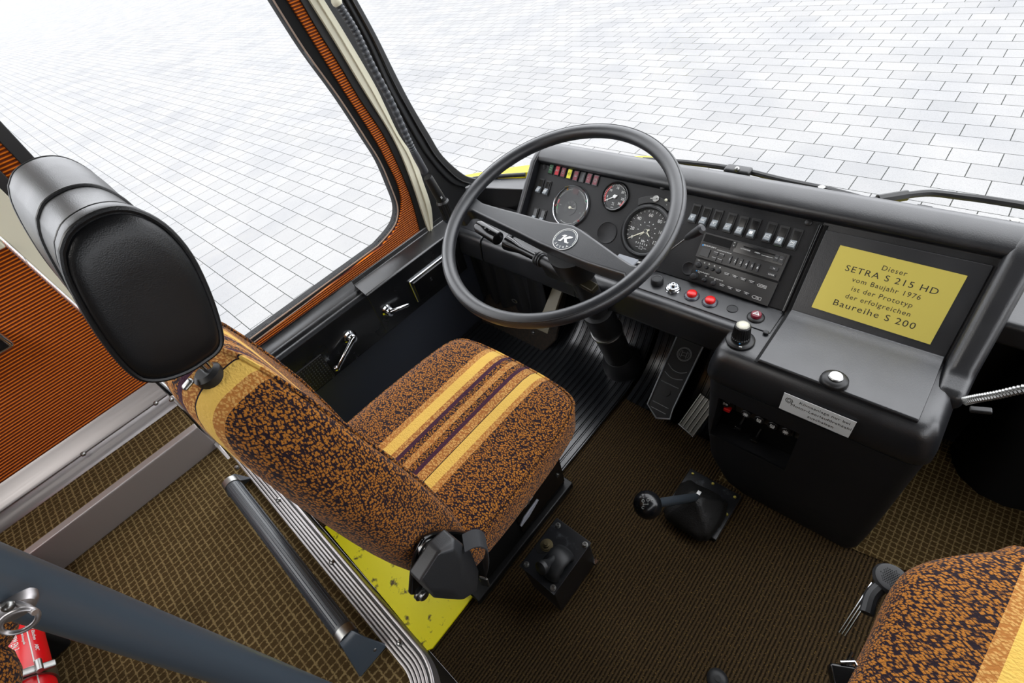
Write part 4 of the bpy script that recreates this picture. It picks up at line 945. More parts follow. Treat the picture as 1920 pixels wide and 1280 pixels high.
# carpet-covered toe board at the left with a foot button
F = Frame((-1.02, .83, .02), (1, .0, 0), (0, .55, .83))
tb = MB(); tb.prism([F.p(-.20, -.10), F.p(.055, -.12), F.p(.16, .04), F.p(.15, .34), F.p(-.20, .34)], F.w*.012); tag(tb.build('toe_board', FELT, bevel=.004), 'small dark brown felt toe board in the left corner of the footwell', 'board')
p = ap(966, 648, F.p(0, 0, .012), F.w); fs = thing('foot_switch', 'small round metal foot button on the brown felt toe board', 'switch', p)
MB().lathe(p, F.w, [(.013, -.002), (.013, .003), (.010, .006), (.007, .006), (.007, .014), (.0001, .015)], 20).build('button', STEEL, fs); MB().ring(Frame(p+F.w*.003, F.u, F.v), .0135, .0016, 20, 6).build('collar', BRASS, fs)
cp = thing('clutch_pedal', 'beige painted clutch pedal arm with a metal pad behind the steering wheel', 'pedal', (-.80, .80, .1))
Fp = Frame(az(1014, 612, .17), (1, 0, 0), (0, .6, .8)); MB().boxf(Fp, -.042, .038, -.012, .012, 0, .008).build('pedal_pad', plain('olive_pad', srgb(92, 86, 70), .45, .3), cp, bevel=.002)
MB().strip([Fp.p(-.02, .0, -.004), Fp.p(-.02, .05, -.03), Fp.p(-.015, .17, -.05)], [Fp.p(.026, .0, -.004), Fp.p(.026, .05, -.03), Fp.p(.022, .17, -.05)], Fp.w*.012).build('pedal_arm', plain('beige_paint', srgb(104, 98, 80), .5), cp, bevel=.002)
MB().sphere(az(1000, 623, .13), .007, 10).build('bolt', STEEL, cp)
# pedal with maker's roundel
def pedal_frame(c, zb, zt):
    return frame_from([az(*c[0], zt), az(*c[1], zt), az(*c[2], zb), az(*c[3], zb)])
ac = thing('treadle_pedal', 'large black treadle pedal with bright edges, raised bars and a ring emblem', 'pedal', (-.41, .80, 0))
zb, zt = .05, .16
LB, RB, LT, RT_ = az(1214, 757, zb), az(1262, 768, zb), az(1266, 640, zt), az(1313, 660, zt)
tip = [az(1228, 783, zb-.004), az(1255, 785, zb-.004)]
AFr, _ = frame_from([LT, RT_, RB, LB])
loc2 = lambda P: ((P-AFr.o).dot(AFr.u), (P-AFr.o).dot(AFr.v))
outl2 = [LT+(LT-LB)*.25, RT_+(RT_-RB)*.25, RB, tip[1], tip[0], LB]; o2 = [loc2(p) for p in outl2]
MB().prism([AFr.p(u, v, 0) for u, v in o2], AFr.w*-.010).build('treadle', plain('treadle_rubber', srgb(14, 14, 15), .5), ac, bevel=.002)
MB().tube([AFr.p(*o2[0], .001), AFr.p(*o2[5], .001), AFr.p(*o2[4], .001), AFr.p(*o2[3], .001), AFr.p(*o2[2], .001), AFr.p(*o2[1], .001)], .0028, 8).build('edge_strip', plain('worn_edge', srgb(150, 152, 154), .4, .4), ac)
WB = plain('worn_bar', srgb(150, 151, 152), .45, .3)
b = MB(); em_ = AFr.at(1283, 664, .001); b.ring(em_, .0205, .0011, 40, 6); b.ring(em_, .0178, .0008, 40, 6)
b.boxf(em_, -.008, -.0065, -.011, .011, 0, .001); b.boxf(em_, .0065, .008, -.011, .011, 0, .001); b.boxf(em_, -.007, .007, .004, .0052, 0, .001); b.boxf(em_, -.007, .007, -.0052, -.004, 0, .001)
for s_ in (-1, 1): b.ring(em_, .0135, .0008, 10, 6, d2r(90-90*s_-40), d2r(90-90*s_+40))
b.build('roundel', WB, ac)
def bar_px(pts, r=.0013): MB().tube(smooth([AFr.at(*q, .001).o for q in pts], 4), r, 6).build('raised_bar', WB, ac)
bar_px([(1253, 681), (1262, 693), (1275, 699), (1288, 698)]); bar_px([(1247, 696), (1256, 706), (1268, 711), (1280, 712)]); bar_px([(1240, 713), (1272, 728)]); bar_px([(1224, 751), (1254, 766)]); bar_px([(1221, 762), (1248, 776)])
c_ = AFr.at(1250, 736, .001); MB().lathe(c_.o, c_.w, [(.0105, 0), (.0105, .0012), (.0001, .0012)], 24).build('stud', BLACK, ac)
bp2 = thing('small_pedal', 'ribbed worn metal pedal half hidden beside the console', 'pedal', (-.30, .78, 0))
Q2, (hw, hh) = frame_from([az(1312, 735, .13), az(1342, 760, .13), az(1302, 820, .05), az(1273, 796, .05)])
MB().boxf(Q2, -hw, hw, -hh, hh, -.006, 0).build('pedal_plate', plain('worn_metal', srgb(84, 82, 76), .45, .7), bp2, bevel=.002)
b = MB()
for k in range(5): b.boxf(Q2, -hw+.003+k*(2*hw-.006)/4-.0012, -hw+.003+k*(2*hw-.006)/4+.0012, -hh+.004, hh, 0, .0025)
b.build('ribs', plain('worn_ribs', srgb(126, 124, 116), .4, .8), bp2); MB().boxf(Q2, -hw, hw, -hh-.002, -hh+.002, -.004, .003).build('bright_edge', CHROME, bp2, bevel=.001)

# ------------------------------------------------------------------ gear lever
gl = thing('gear_lever', 'gear lever with a round black knob leaning from a leather boot on the carpet', 'gear lever', (-.20, .585, 0))
kp_ = EYE + ray(1214, 946)*1.03; bt = Vector((-.207, .572, .085))
MB().sphere(kp_, .0300, 32).build('knob', plain('knob_black', srgb(16, 17, 19), .22), gl)
kF = Frame(kp_+(EYE-kp_).normalized()*.0302, CX, CY)
b = MB()
for u, v in ((-.009, .008), (.001, .010), (.010, .008), (-.009, -.006), (.001, -.008), (.010, -.006), (.017, .002)):
    r2 = u*u+v*v; q = Frame(kp_+(((EYE-kp_).normalized()*math.sqrt(max(.0301**2-r2, 0)))+CX*u+CY*v), CX, CY); b.ring(q, .0027, .0004, 14, 5)
for u in (-.009, .001, .010):
    b.tube([kp_+(EYE-kp_).normalized()*math.sqrt(.0301**2-u*u-v*v)+CX*u+CY*v for v in (-.003, 0, .005)], .0003, 5)
b.tube([kp_+(EYE-kp_).normalized()*math.sqrt(.0301**2-u*u-.000001)+CX*u+CY*.001 for u in (-.009, 0, .006, .013)], .0003, 5)
b.build('shift_pattern', OFFW, gl)
MB().tube([kp_+(bt-kp_)*.18, kp_+(bt-kp_)*.30, kp_+(bt-kp_)*.5, bt], [.009, .0105, .0105, .0105], 16).build('shaft', plain('shaft_grey', srgb(52, 58, 64), .4), gl)
bo_ = MB(); rings = []
for k, (t, r, z_) in enumerate(((0, .060, .012), (.10, .064, .026), (.32, .056, .044), (.6, .038, .062), (.85, .023, .080), (1, .014, .090))):
    cx_, cy_ = -.200+(bt.x+.200)*t, .572+(bt.y-.572)*t
    ring_ = []
    for i in range(36):
        a = 2*math.pi*i/36; e = 2/(2+3*(1-t)); ca, sa = math.cos(a), math.sin(a)
        rr = r*(1+.07*math.sin(a*5+k*1.3)*(1-abs(2*t-1))+.03*math.sin(a*9+k))
        ring_.append(Vector((cx_+rr*abs(ca)**e*(1 if ca > 0 else -1), cy_+rr*1.05*abs(sa)**e*(1 if sa > 0 else -1), z_)))
    rings.append(ring_)
bo_.loft(rings).build('boot', grained('boot_leather', srgb(22, 22, 22), .5, 250, .3, wrinkle=3), gl, sharp=70)
MB().lathe(bt+Vector((0, 0, -.006)), bt-kp_, [(.0155, -.006), (.0155, .003), (.012, .004)], 20).build('clamp', STEEL, gl)
q = bt+Vector((.004, .012, .006)); MB().box(q-Vector((.005, .006, .004)), q+Vector((.005, .006, .004))).build('clamp_screw', STEEL, gl, bevel=.001)
fp = MB(); fp.box((-.268, .535, .0), (-.128, .678, .012)); fpo = fp.build('base_plate', WORN, gl, bevel=.002)
for x, y in ((-.255, .665), (-.20, .668), (-.14, .665), (-.136, .61)): MB().sphere((x, y, .013), .004, 10).build('rivet', BRASS, fpo)

# ------------------------------------------------------------------ hand control box on the floor
cb = thing('control_box', 'worn black metal box on the carpet with a short rubber-booted hand lever on top', 'box', (-.385, .245, 0))
TZ_ = .128
xa, xb, ya, yb_ = -.437, -.334, .172, .316
MB().hexa([Vector(p) for p in ((xa+.01, ya+.004, .0), (xb, ya+.002, .0), (xb, yb_, .0), (xa+.01, yb_, .0), (xa+.004, ya+.003, TZ_-.004), (xb-.002, ya+.003, TZ_-.004), (xb-.002, yb_-.003, TZ_-.004), (xa+.004, yb_-.003, TZ_-.004))]).build('housing', WORN, cb, bevel=.002)
tp = MB().box((xa, ya, TZ_-.004), (xb, yb_, TZ_)).build('top_plate', WORN, cb, bevel=.0015)
for px, py in ((1046, 985), (1097, 1021), (987, 1058), (1037, 1102)):
    p = az(px, py, TZ_); sc_ = MB().lathe(p, (0, 0, 1), [(.0072, 0), (.0072, .0012), (.0048, .0014), (.0048, .0058), (.0028, .0058), (.0028, .0035), (.0001, .0035)], 18).build('socket_screw', STEEL, tp, sharp=40)
p = az(1025, 1022, TZ_); MB().lathe(p, (0, 0, 1), [(.0155, -.001), (.0155, .0012), (.0125, .0015), (.0125, .0035), (.0075, .004), (.0075, .0075), (.0045, .0078), (.0045, .011), (.0001, .011)], 24).build('detent', plain('dull_brass', srgb(110, 100, 74), .4, .8), tp, sharp=45)
MB().lathe(az(1021, 1027, TZ_)-Vector((.006, .002, .0)), (0, 0, 1), [(.016, 0), (.016, .0006), (.0001, .0006)], 24).build('opening', DEEP, tp)
# gaiter: dome swung over the lever slot, and the grip
p = az(1050, 1056, TZ_)
gd = MB(); rings = []
for k in range(9):
    a = -.2+(math.pi+.4)*k/8; cx_ = -math.cos(a)
    c = p + Vector((-.004, -.004, .0)) + Vector((.0, .030*cx_*1.0, .030*math.sin(a)*.75))
    rr = (.025, .0268, .0245, .0270, .025, .0270, .0245, .0268, .025)[k]
    dirr = Vector((0, cx_, math.sin(a)))
    rings.append([c + Vector((math.cos(t)*rr, 0, 0)) + dirr*(math.sin(t)*rr*.45) for t in [2*math.pi*i/20 for i in range(20)]])
gd.loft(rings).build('gaiter', RUBBER, cb, sharp=60)
g0 = p+Vector((-.010, -.004, .025)); g1 = az(1018, 1062, TZ_+.045)
MB().tube([g0, g0.lerp(g1, .45), g0.lerp(g1, .8), g1, g1+(g1-g0)*.22, g1+(g1-g0)*.33], [.0085, .0075, .0125, .0165, .0150, .006], 18).build('grip', RUBBER, cb)
b = MB(); q = Vector((xb+.001, yb_-.012, .022)); b.box(q, q+Vector((.010, .012, .004))); b.box(q+Vector((0, 0, .008)), q+Vector((.010, .012, .012))); b.build('bright_clip', CHROME, cb)

# ------------------------------------------------------------------ side panel below the driver's window
sp = thing('side_panel', 'glossy black moulded armrest panel with tray below the driver window', 'panel', (-1.2, .35, .29))
FX = -1.18
def xz(prof, y0, y1): return MB().prism([(x, y0, z_) for x, z_ in prof], (0, y1-y0, 0))
lowp = [(FX, .300), (FX-.003, .294), (-1.236, .290), (-1.236, .40)]
xz([(-1.238, .494), (-1.234, .4925), (-1.231, .4775), (FX-.003, .4595), (FX, .455)]+lowp, .425, .80).build('armrest', GLOSSV, sp, bevel=.004, limit=25, sharp=60)
xz([(-1.238, .494), (-1.233, .491), (-1.228, .462), (-1.221, .4505), (-1.210, .4475), (-1.19, .449), (FX-.005, .4555), (FX-.001, .4565), (FX, .452)]+lowp, -.08, .4251).build('tray', GLOSSV, sp, sharp=50)
ds_ = 1
fc = lambda px, py, o=0: ax(px, py, FX+o)
A0 = fc(769, 530); A1 = fc(779, 569); yA, zA1, zA0 = A0.y, A0.z, A1.z
FF = Frame((FX, 0, 0), (0, 1, 0), (0, 0, 1), (1, 0, 0))
class FX_: pass
def fbox(y0, y1, z0, z1, w0, w1): return MB().hexa([Vector(p) for p in ((FX+w0, y0, z0), (FX+w0, y1, z0), (FX+w0, y1, z1), (FX+w0, y0, z1), (FX+w1, y0, z0), (FX+w1, y1, z0), (FX+w1, y1, z1), (FX+w1, y0, z1))])
yL, zT, zB = fc(766, 527, .008).y, fc(770, 527, .008).z, fc(781, 571, .008).z
at_ = fbox(yL, yL+.20, zB, zT, -.004, .008).build('ashtray', CHROME, sp, bevel=.004, seg=3)
fbox(yL+.008, yL+.192, zB+.004, zT-.010, .006, .0125).build('ashtray_lid', GLOSS, at_, bevel=.003)
b = MB(); Fa = Frame((FX+.0127, yL+.075, (zT+zB)/2+.004), (0, 1, 0), (0, 0, 1))
Fa.w = Vector((1, 0, 0)); Fa.u = Vector((0, 1, 0)); Fa.v = Vector((0, 0, 1)); b.text('S', Fa, .018, .0002); b.build('marking', plain('faint_mark', srgb(50, 52, 56), .4), at_)
def crank(p0, p1, knob, nm):
    p0, p1 = fc(*p0, .012), fc(*p1, .022)
    c = MB().lathe(Vector((FX, p0.y, p0.z)), (1, 0, 0), [(.021, -.002), (.021, .003), (.016, .006), (.0155, .016), (.012, .021), (.0001, .022)], 28).build(nm, CHROME, sp)
    d = (p1-p0); s_ = d.normalized().cross(Vector((1, 0, 0)))
    MB().loft([[p0+s_*r*math.cos(t)+Vector((.006+h*math.sin(t), 0, 0))+d*f for t in [2*math.pi*i/14 for i in range(14)]] for f, r, h in ((-.12, .006, .004), (0, .010, .006), (.5, .008, .005), (.9, .007, .004), (1.0, .004, .003))]).build('crank_arm', CHROME, c, sharp=60)
    if knob: MB().lathe(Vector((FX+.014, p1.y, p1.z)), (1, 0, 0), [(.008, 0), (.0105, .004), (.0105, .012), (.006, .016), (.0001, .017)], 20).build('crank_knob', CHROME, c)
crank((660, 634), (631, 690), True, 'window_crank'); crank((731, 584), (764, 570), False, 'catch_handle')
gq = [fc(*q, .002) for q in ((587, 667), (613, 702), (594, 722), (556, 692))]
y0_, y1_ = min(gq[0].y, gq[3].y), max(gq[0].y, gq[1].y); z0_, z1_ = min(q.z for q in gq), max(q.z for q in gq)
gr = fbox(.125, .222, .300, .395, -.002, .004).build('speaker_grille', BLACK, sp, bevel=.003)
b = MB()
for i in range(10):
    for j in range(10): b.lathe((FX+.0035, .133+i*.009, .308+j*.0088), (1, 0, 0), [(.0022, 0), (.0014, .0016), (.0001, .0018)], 6)
b.build('perforations', plain('grille_dot', srgb(52, 54, 57), .4), gr)

# ------------------------------------------------------------------ flexible microphone on the pillar
mc = thing('gooseneck_microphone', 'black gooseneck microphone hanging down the windscreen pillar', 'microphone', ax(700, 130, -1.17))
def mp_(x, y): return ax(x, y, -1.17)
P_ = smooth([mp_(610, -60), mp_(624, -20), mp_(635, 9), mp_(665, 57), mp_(695, 119), mp_(733, 191), mp_(765, 262), mp_(777, 287)], 26)
MB().tube(P_, [.0090+.0007*(1 if i % 4 < 2 else -1) for i in range(len(P_))], 20).build('flexible_neck', plain('neck_grey', srgb(58, 61, 65), .42), mc, sharp=8)
a_, b__, c_ = mp_(776, 285), mp_(797, 323), mp_(829, 377); e_ = mp_(842, 408)
MB().tube([a_, a_.lerp(b__, .15), a_.lerp(b__, .9), b__], [.0095, .0105, .0112, .0105], 18).build('sleeve', plain('sleeve_grey', srgb(52, 54, 58), .45), mc)
MB().tube([b__-(c_-b__)*.02, b__-(c_-b__)*.02, b__+(c_-b__)*.14, b__+(c_-b__)*.15], [.010, .0135, .0138, .0125], 20).build('collar', RUBBER, mc)
MB().tube([b__+(c_-b__)*.15, b__+(c_-b__)*.2, c_], [.0122, .0136, .0150], 20).build('body', BLACK, mc)
hd_ = (e_-c_).normalized(); L_ = (e_-c_).length; hm = MB(); uu, vv, _ = basis(hd_)
hm.loft([[c_+hd_*h+(uu*math.cos(t)+vv*math.sin(t))*r*(1-.10*(k % 2)*(h > .006)) for k, t in enumerate([2*math.pi*i/36 for i in range(36)])] for h, r in ((-.004, .0165), (.002, .0205), (.006, .0205), (.008, .0195), (L_*.96, .0185), (L_, .014))])
hm.build('head', BLACK, mc, sharp=25)
MB().sphere(mp_(631, 3), .012, 12).build('clip', CREAM, mc)
b = MB(); q = mp_(822, 370)+Vector((.0155, 0, .003)); fw = Frame(q, (c_-b__), Vector((1, 0, 0)).cross(c_-b__)); b.boxf(fw, -.004, .004, -.003, .003, 0, .0004); b.build('marking', OFFW, mc)

# ------------------------------------------------------------------ wipers outside the screen
ZW = .57
def wiper(name, label, arm, blade, joint, wid):
    A = [az(*q, ZW) for q in arm]; w = thing(name, label, 'wiper', A[len(A)//2], 'windscreen wipers')
    s_ = MB().tube(smooth(A, 5), wid, 8).build('arm', BLACK, w)
    B = [az(*q, ZW-.02) for q in blade]
    MB().tube(smooth(B, 4), .0065, 6).build('blade', RUBBER, w)
    for q in joint: MB().lathe(az(*q, ZW+.004), (0, 0, 1), [(.008, 0), (.008, .004), (.005, .006), (.0001, .006)], 14).build('rivet', STEEL, w)
    return w
w1 = wiper('windscreen_wiper', 'black wiper with a hinge cap lying along the screen behind the steering wheel', [(1205, 299), (1290, 305), (1385, 318), (1470, 338), (1560, 357), (1650, 382)], [(1210, 304), (1290, 316), (1372, 334), (1480, 348), (1590, 372), (1660, 388)], [(1540, 353), (1588, 368)], .0075)
MB().boxf(Frame(az(1384, 318, ZW+.008), az(1410, 322, ZW)-az(1360, 314, ZW), (0, 1, 0)), -.034, .034, -.016, .016, -.014, .006).build('hinge_cap', BLACK, w1, bevel=.006)
MB().sphere(az(1382, 317, ZW+.015), .007, 12).build('hinge_pin', STEEL, w1)
MB().tube([az(*q, ZW-.03) for q in ((1428, 345), (1500, 353), (1580, 372))], .004, 6).build('spare_rib', BLACK, w1)
w2_ = wiper('windscreen_wiper', 'black wiper with a cranked arm at the right edge of the screen', [(1600, 378), (1650, 374), (1700, 366), (1745, 362), (1800, 368), (1860, 376), (1960, 393), (2200, 440)], [(1726, 399), (1790, 404), (1850, 413), (1960, 437), (2200, 492)], [(1832, 409), (1902, 415)], .0078)
MB().tube([az(*q, ZW) for q in ((1645, 375), (1700, 366))], .012, 8).build('arm_head', BLACK, w2_)
MB().box(az(1728, 398, ZW-.02)-Vector((.014, .012, .006)), az(1728, 398, ZW-.02)+Vector((.014, .012, .012))).build('blade_clip', BLACK, w2_, bevel=.002)
MB().tube([az(*q, ZW-.035) for q in ((1735, 404), (1830, 422), (1960, 448), (2200, 505))], .005, 6).build('spare_rib', BLACK, w2_)

# ------------------------------------------------------------------ to the right of the dashboard
ss = MB(); yF = 1.0; zTp = ay(1880, 604, yF).z; zBt = ay(1862, 646, yF).z; xL = ay(1880, 604, yF).x
tag(ss.box((xL-.004, yF, zBt), (.62, 1.12, zTp)).build('door_shelf', VINYL, bevel=.012, seg=3), 'plain black padded shelf beside the right end of the dashboard', 'shelf')
gk = thing('flexible_lamp_neck', 'bent steel gooseneck coming out beside the console at the right edge', 'gooseneck', ay(1860, 742, .8))
P_ = smooth([ay(1808, 752, .8), ay(1830, 747, .8), ay(1870, 740, .8), ay(1925, 728, .8), ay(2010, 715, .8), ay(2120, 700, .8)], 16)
MB().tube(P_, [.0068+.0009*(1 if i % 2 else -1) for i in range(len(P_))], 10).build('neck', STEEL, gk, sharp=10)
MB().boxf(Frame(ay(1836, 768, .8), (1, .2, .3), (0, 1, 0)), -.012, .016, -.006, .006, -.004, .003).build('holder', BLACK, gk, bevel=.002)
dw = MB(); foot = [az(1784, 868, .0), az(1796, 893, .0), az(1832, 927, .0), az(1880, 950, .0), az(1930, 962, .0), Vector((.70, .66, 0)), Vector((.70, 1.10, 0)), Vector((.22, 1.10, 0))]
cf_ = sum(foot, Vector())/len(foot)
dw.loft([[Vector((cf_.x+(p.x-cf_.x)*f, cf_.y+(p.y-cf_.y)*f, z_)) for p in foot] for f, z_ in ((1, 0), (1.0, .20), (.97, .32), (.90, .38), (.7, .40))])
tag(dw.build('stepwell_cover', plain('dark_fabric', srgb(14, 14, 15), .75, spec=.2), sharp=60), 'dark cover over the entrance step right of the console', 'cover')

# ------------------------------------------------------------------ guide's seat in the lower right corner
gs = thing('guide_seat', 'folding guide seat in brown plush with a yellow stripe, near the lower right corner', 'seat', (.32, .25, 0))
GS = .55
sx0 = az(1851, 1278, GS).x
MOQ2 = moquette('guide_seat_moquette', -.040, shear=.11, scale=.95)
x0g = .112; ZS = .512
ol = [Vector((.098, -.25, 0)), Vector((.104, .0, 0)), Vector((.108, .15, 0))]+[az(px, py, ZS) for px, py in ((1590, 1278), (1640, 1180), (1664, 1122), (1690, 1078), (1722, 1058), (1760, 1046), (1810, 1038), (1860, 1034), (1925, 1029))]+[Vector((.36, .545, 0)), Vector((.45, .52, 0)), Vector((.50, .45, 0)), Vector((.52, .2, 0)), Vector((.52, -.25, 0))]
ol = [(p.x, p.y) for p in smooth([Vector((p.x, p.y, 0)) for p in ol], 3)]
cg = (.31, .18)
gr_ = lambda z_, f: [Vector((cg[0]+(x-cg[0])*f, cg[1]+(y-cg[1])*f, z_)) for x, y in ol]
cu2 = MB().loft([gr_(.462, .93), gr_(.468, .975), gr_(.485, .995), gr_(.508, 1.0), gr_(.526, .985), gr_(.538, .955), gr_(.546, .90), gr_(.551, .80), gr_(.553, .6)]).build('seat_cushion', MOQ2, gs, sharp=80)
MB().strip([(x0g-.004, -.1, .452), (x0g-.003, .20, .452), (x0g+.003, .30, .452)], [(x0g-.004, -.1, .476), (x0g-.003, .20, .476), (x0g+.003, .30, .476)], (.006, 0, 0)).build('side_rail', plain('dark_steel', srgb(46, 48, 54), .3, .8), gs, bevel=.001)
MB().tube([(x0g-.003, -.1, .478), (x0g-.002, .20, .478), (x0g+.004, .305, .478)], .002, 6).build('edge_trim', CHROME, gs)
MB().box((x0g+.04, -.1, .40), (x0g+.36, .42, .462)).build('seat_pan', DEEP, gs, bevel=.01)
kp2 = az(1672, 1084, .455)
kc = MB().lathe(kp2, (0, 0, 1), [(.014, -.012), (.0205, -.010), (.0225, -.003), (.020, .002), (.0165, .0025), (.0001, .0015)], 32).build('buffer', RUBBER, gs)
b = MB()
for i in range(-5, 6):
    for j in range(-5, 6):
        if (i*i+j*j) < 26: b.lathe(kp2+Vector((i*.0028+(j % 2)*.0014, j*.0026, .002)), (0, 0, 1), [(.0009, 0), (.0009, .0004), (.0001, .0004)], 6)
b.build('buffer_pattern', DEEP, kc)
MB().tube(smooth([kp2+Vector((-.006, -.014, -.010)), kp2+Vector((-.012, -.035, -.012)), kp2+Vector((-.010, -.06, -.016))]), .009, 10).build('buffer_arm', RUBBER, gs)
for dx in (-.017, -.0135, -.010): MB().cyl(kp2+Vector((dx, -.016, -.012)), kp2+Vector((dx-.012, -.105, -.02)), .0014, None, 8).build('slide_rod', CHROME, gs)
bq = az(1580, 1268, .50); bq.z = .50
MB().boxf(Frame(bq, (1, .6, 0), (-.6, 1, 0)), -.014, .03, -.014, .012, -.010, .010).build('belt_buckle', GLOSS, gs, bevel=.004)
MB().tube([bq+Vector((-.008, .010, .010)), bq+Vector((.004, .020, .011)), bq+Vector((.014, .012, .011)), bq+Vector((.010, 0, .011))], .0022, 8).build('buckle_loop', CHROME, gs)
MB().box((x0g+.08, -.05, .0), (x0g+.30, .2, .41)).build('support', DEEP, gs, bevel=.02)

# ------------------------------------------------------------------ podium furniture
fr = thing('footrest_bar', 'dark grey tubular footrest on brackets just behind the aluminium podium edge', 'footrest', (-.68, -.13, PZ))
zb_ = .505
pa, pb = az(436, 909, zb_), az(648, 1188, zb_); pa.y = pb.y = (pa.y+pb.y)/2
tb_ = MB(); n = 28; ring0 = []
bar = tb_.cyl(pa, pb, .0145, None, 40).build('grip_tube', plain('ribbed_rubber', srgb(40, 45, 51), .36, spec=.8), fr)
b = MB()
for k in range(20): a = 2*math.pi*k/20; o_ = Vector((0, math.cos(a), math.sin(a)))*.0146; b.tube([pa+o_+(pb-pa)*.03, pb+o_-(pb-pa)*.03], .0006, 4)
b.build('fluting', plain('ribbed_rubber_edge', srgb(54, 60, 66), .4), bar)
for p, s_ in ((pa, -1), (pb, 1)):
    MB().cyl(p-Vector((.006*s_, 0, 0)), p+Vector((.010*s_, 0, 0)), .0162).build('end_ferrule', STEEL, fr)
    q = p+Vector((.010*s_, 0, 0)); yy = q.y
    sec = lambda x, w, z0, z1: [Vector((x, yy-w, z0)), Vector((x, yy+w, z0)), Vector((x, yy+w*.9, z1)), Vector((x, yy-w*.9, z1))]
    MB().loft([sec(q.x, .0135, zb_-.0135, zb_+.0135), sec(q.x+.012*s_, .017, zb_-.03, zb_+.002), sec(q.x+.026*s_, .028, PZ+.001, PZ+.012), sec(q.x+.030*s_, .029, PZ+.001, PZ+.004)]).build('bracket', RAILM, fr, bevel=.002)
    MB().sphere((q.x+.022*s_, yy+.012*s_, PZ+.014), .0045, 10).build('bolt', STEEL, fr)
pole_a = EYE+ray(179, 1157)*.352; pole_b = EYE+ray(448, 1247)*.44
PXY = ((pole_a.x+pole_b.x)/2, (pole_a.y+pole_b.y)/2)
pp = thing('grab_pole', 'slate grey vertical grab pole at the podium corner, crossing the lower left', 'pole', (*PXY, PZ))
MB().cyl((*PXY, PZ+.004), (*PXY, 1.92), .0166, None, 48).build('tube', RAILM, pp)
MB().lathe((*PXY, PZ), (0, 0, 1), [(.032, .001), (.032, .006), (.022, .012), (.018, .03)], 32).build('floor_flange', RAILM, pp)
hd2 = Vector((-PXY[0], -PXY[1], 0)).normalized()
def on_pole(px, py):
    d_ = ray(px, py); k_ = .2
    while (EYE+d_*k_-Vector((PXY[0], PXY[1], (EYE+d_*k_).z))).length > .0168 and k_ < .6: k_ += .0005
    return k_
dq = on_pole(24, 1136)
q = EYE+ray(26, 1137)*dq; nd = (q-Vector((*PXY, q.z))).normalized()
Hf = Frame(q-nd*.004, CX, CY); Hf.w = nd; Hf.u = CX-nd*CX.dot(nd); Hf.u.normalize(); Hf.v = nd.cross(Hf.u)
hook = MB().loft([[Hf.p(.0112*f*math.cos(a), .0076*f*math.sin(a), h) for a in [2*math.pi*i/32 for i in range(32)]] for f, h in ((1, 0), (1.02, .005), (.9, .0075), (.5, .0085), (.05, .0088))]).build('coat_hook', ALU, pp)
MB().sphere(EYE+ray(15, 1136)*(dq-.008), .0032, 14).build('screw', STEEL, hook)
U_ = CX*math.cos(.72)+CY*math.sin(.72); V_ = -CX*math.sin(.72)+CY*math.cos(.72)
dr = dq-.012
Rf = Frame(EYE+ray(36, 1164)*dr, U_, V_); ra, rb_ = 33*dr/FPX, 19*dr/FPX
MB().tube([Rf.p(ra*math.cos(a), rb_*math.sin(a), .004*math.sin(a)) for a in [2*math.pi*i/48 for i in range(48)]], 4.8*dr/FPX, 12, True).build('ring', ALU, hook)
MB().tube([EYE+ray(30, 1130)*(dq-.003), EYE+ray(52, 1138)*(dq-.010), EYE+ray(66, 1148)*(dr-.001)], 5.5*dq/FPX, 10).build('hook_arm', ALU, hook)
# extinguisher lying on the podium
ex = thing('fire_extinguisher', 'small red fire extinguisher in a steel clamp, lying below the grab pole', 'extinguisher', (-.78, -.47, PZ))
ec = EYE+ray(34, 1215)*.78; er = .0330
MB().lathe(Vector((ec.x-.22, ec.y, ec.z)), (1, 0, 0), [(.012, -.02), (.014, -.005), (.024, .004), (er, .022), (er, .36), (er-.006, .372), (.0001, .374)], 40).build('cylinder', EXT, ex)
b = MB(); toc = (EYE-ec); toc.x = 0; toc.normalize()
def on_can(x, ang): # point on the cylinder, angle from the line facing up
    n_ = Vector((0, toc.y*math.cos(ang)-toc.z*math.sin(ang), toc.y*math.sin(ang)+toc.z*math.cos(ang))); o_ = Vector((x, ec.y, ec.z))+n_*(er+.0003)
    return Frame(o_, (1, 0, 0), n_.cross(Vector((1, 0, 0))))
for x0, ang, t, sz in ((ec.x+.012, .10, 'ÖNORM EN 3', .012), (ec.x+.014, -.22, 'nach jeder Benutzung prüfen', .0042), (ec.x-.045, .02, '6', .030), (ec.x-.048, .38, 'GS', .012)):
    b.text(t, on_can(x0, ang), sz, .0002, stretch=.62)
for ang in (-.40, .55): F_ = on_can(ec.x, ang); b.boxf(F_, -.10, .12, -.0008, .0008, 0, .0003)
for k in range(4): b.text(('1 sichern', '2 drücken', '3 löschen', 'ABC')[k], on_can(ec.x-.05+k*.03, -.62), .007, .0002)
b.build('lettering', WHITE, ex)
cx_ = ec.x+.078
MB().lathe(Vector((cx_, ec.y, ec.z)), (1, 0, 0), [(er+.0005, 0), (er+.003, 0), (er+.003, .018), (er+.0005, .018)], 40).build('clamp_band', STEEL, ex)
bqf = on_can(cx_+.012, -.25); bq = bqf.o+bqf.w*.006; Fb = Frame(bq, bqf.v, bqf.u)
MB().boxf(Fb, -.030, .026, -.006, .006, -.003, .003).build('clamp_buckle', STEEL, ex, bevel=.002)
MB().cyl(bq+bqf.v*-.03-bqf.u*.012, bq+bqf.v*-.03+bqf.u*.012, .0055).build('clamp_pin', STEEL, ex)
MB().cyl(bq+bqf.v*.006-bqf.u*.010+bqf.w*.005, bq+bqf.v*.006+bqf.u*.010+bqf.w*.005, .0045).build('clamp_pin', STEEL, ex)
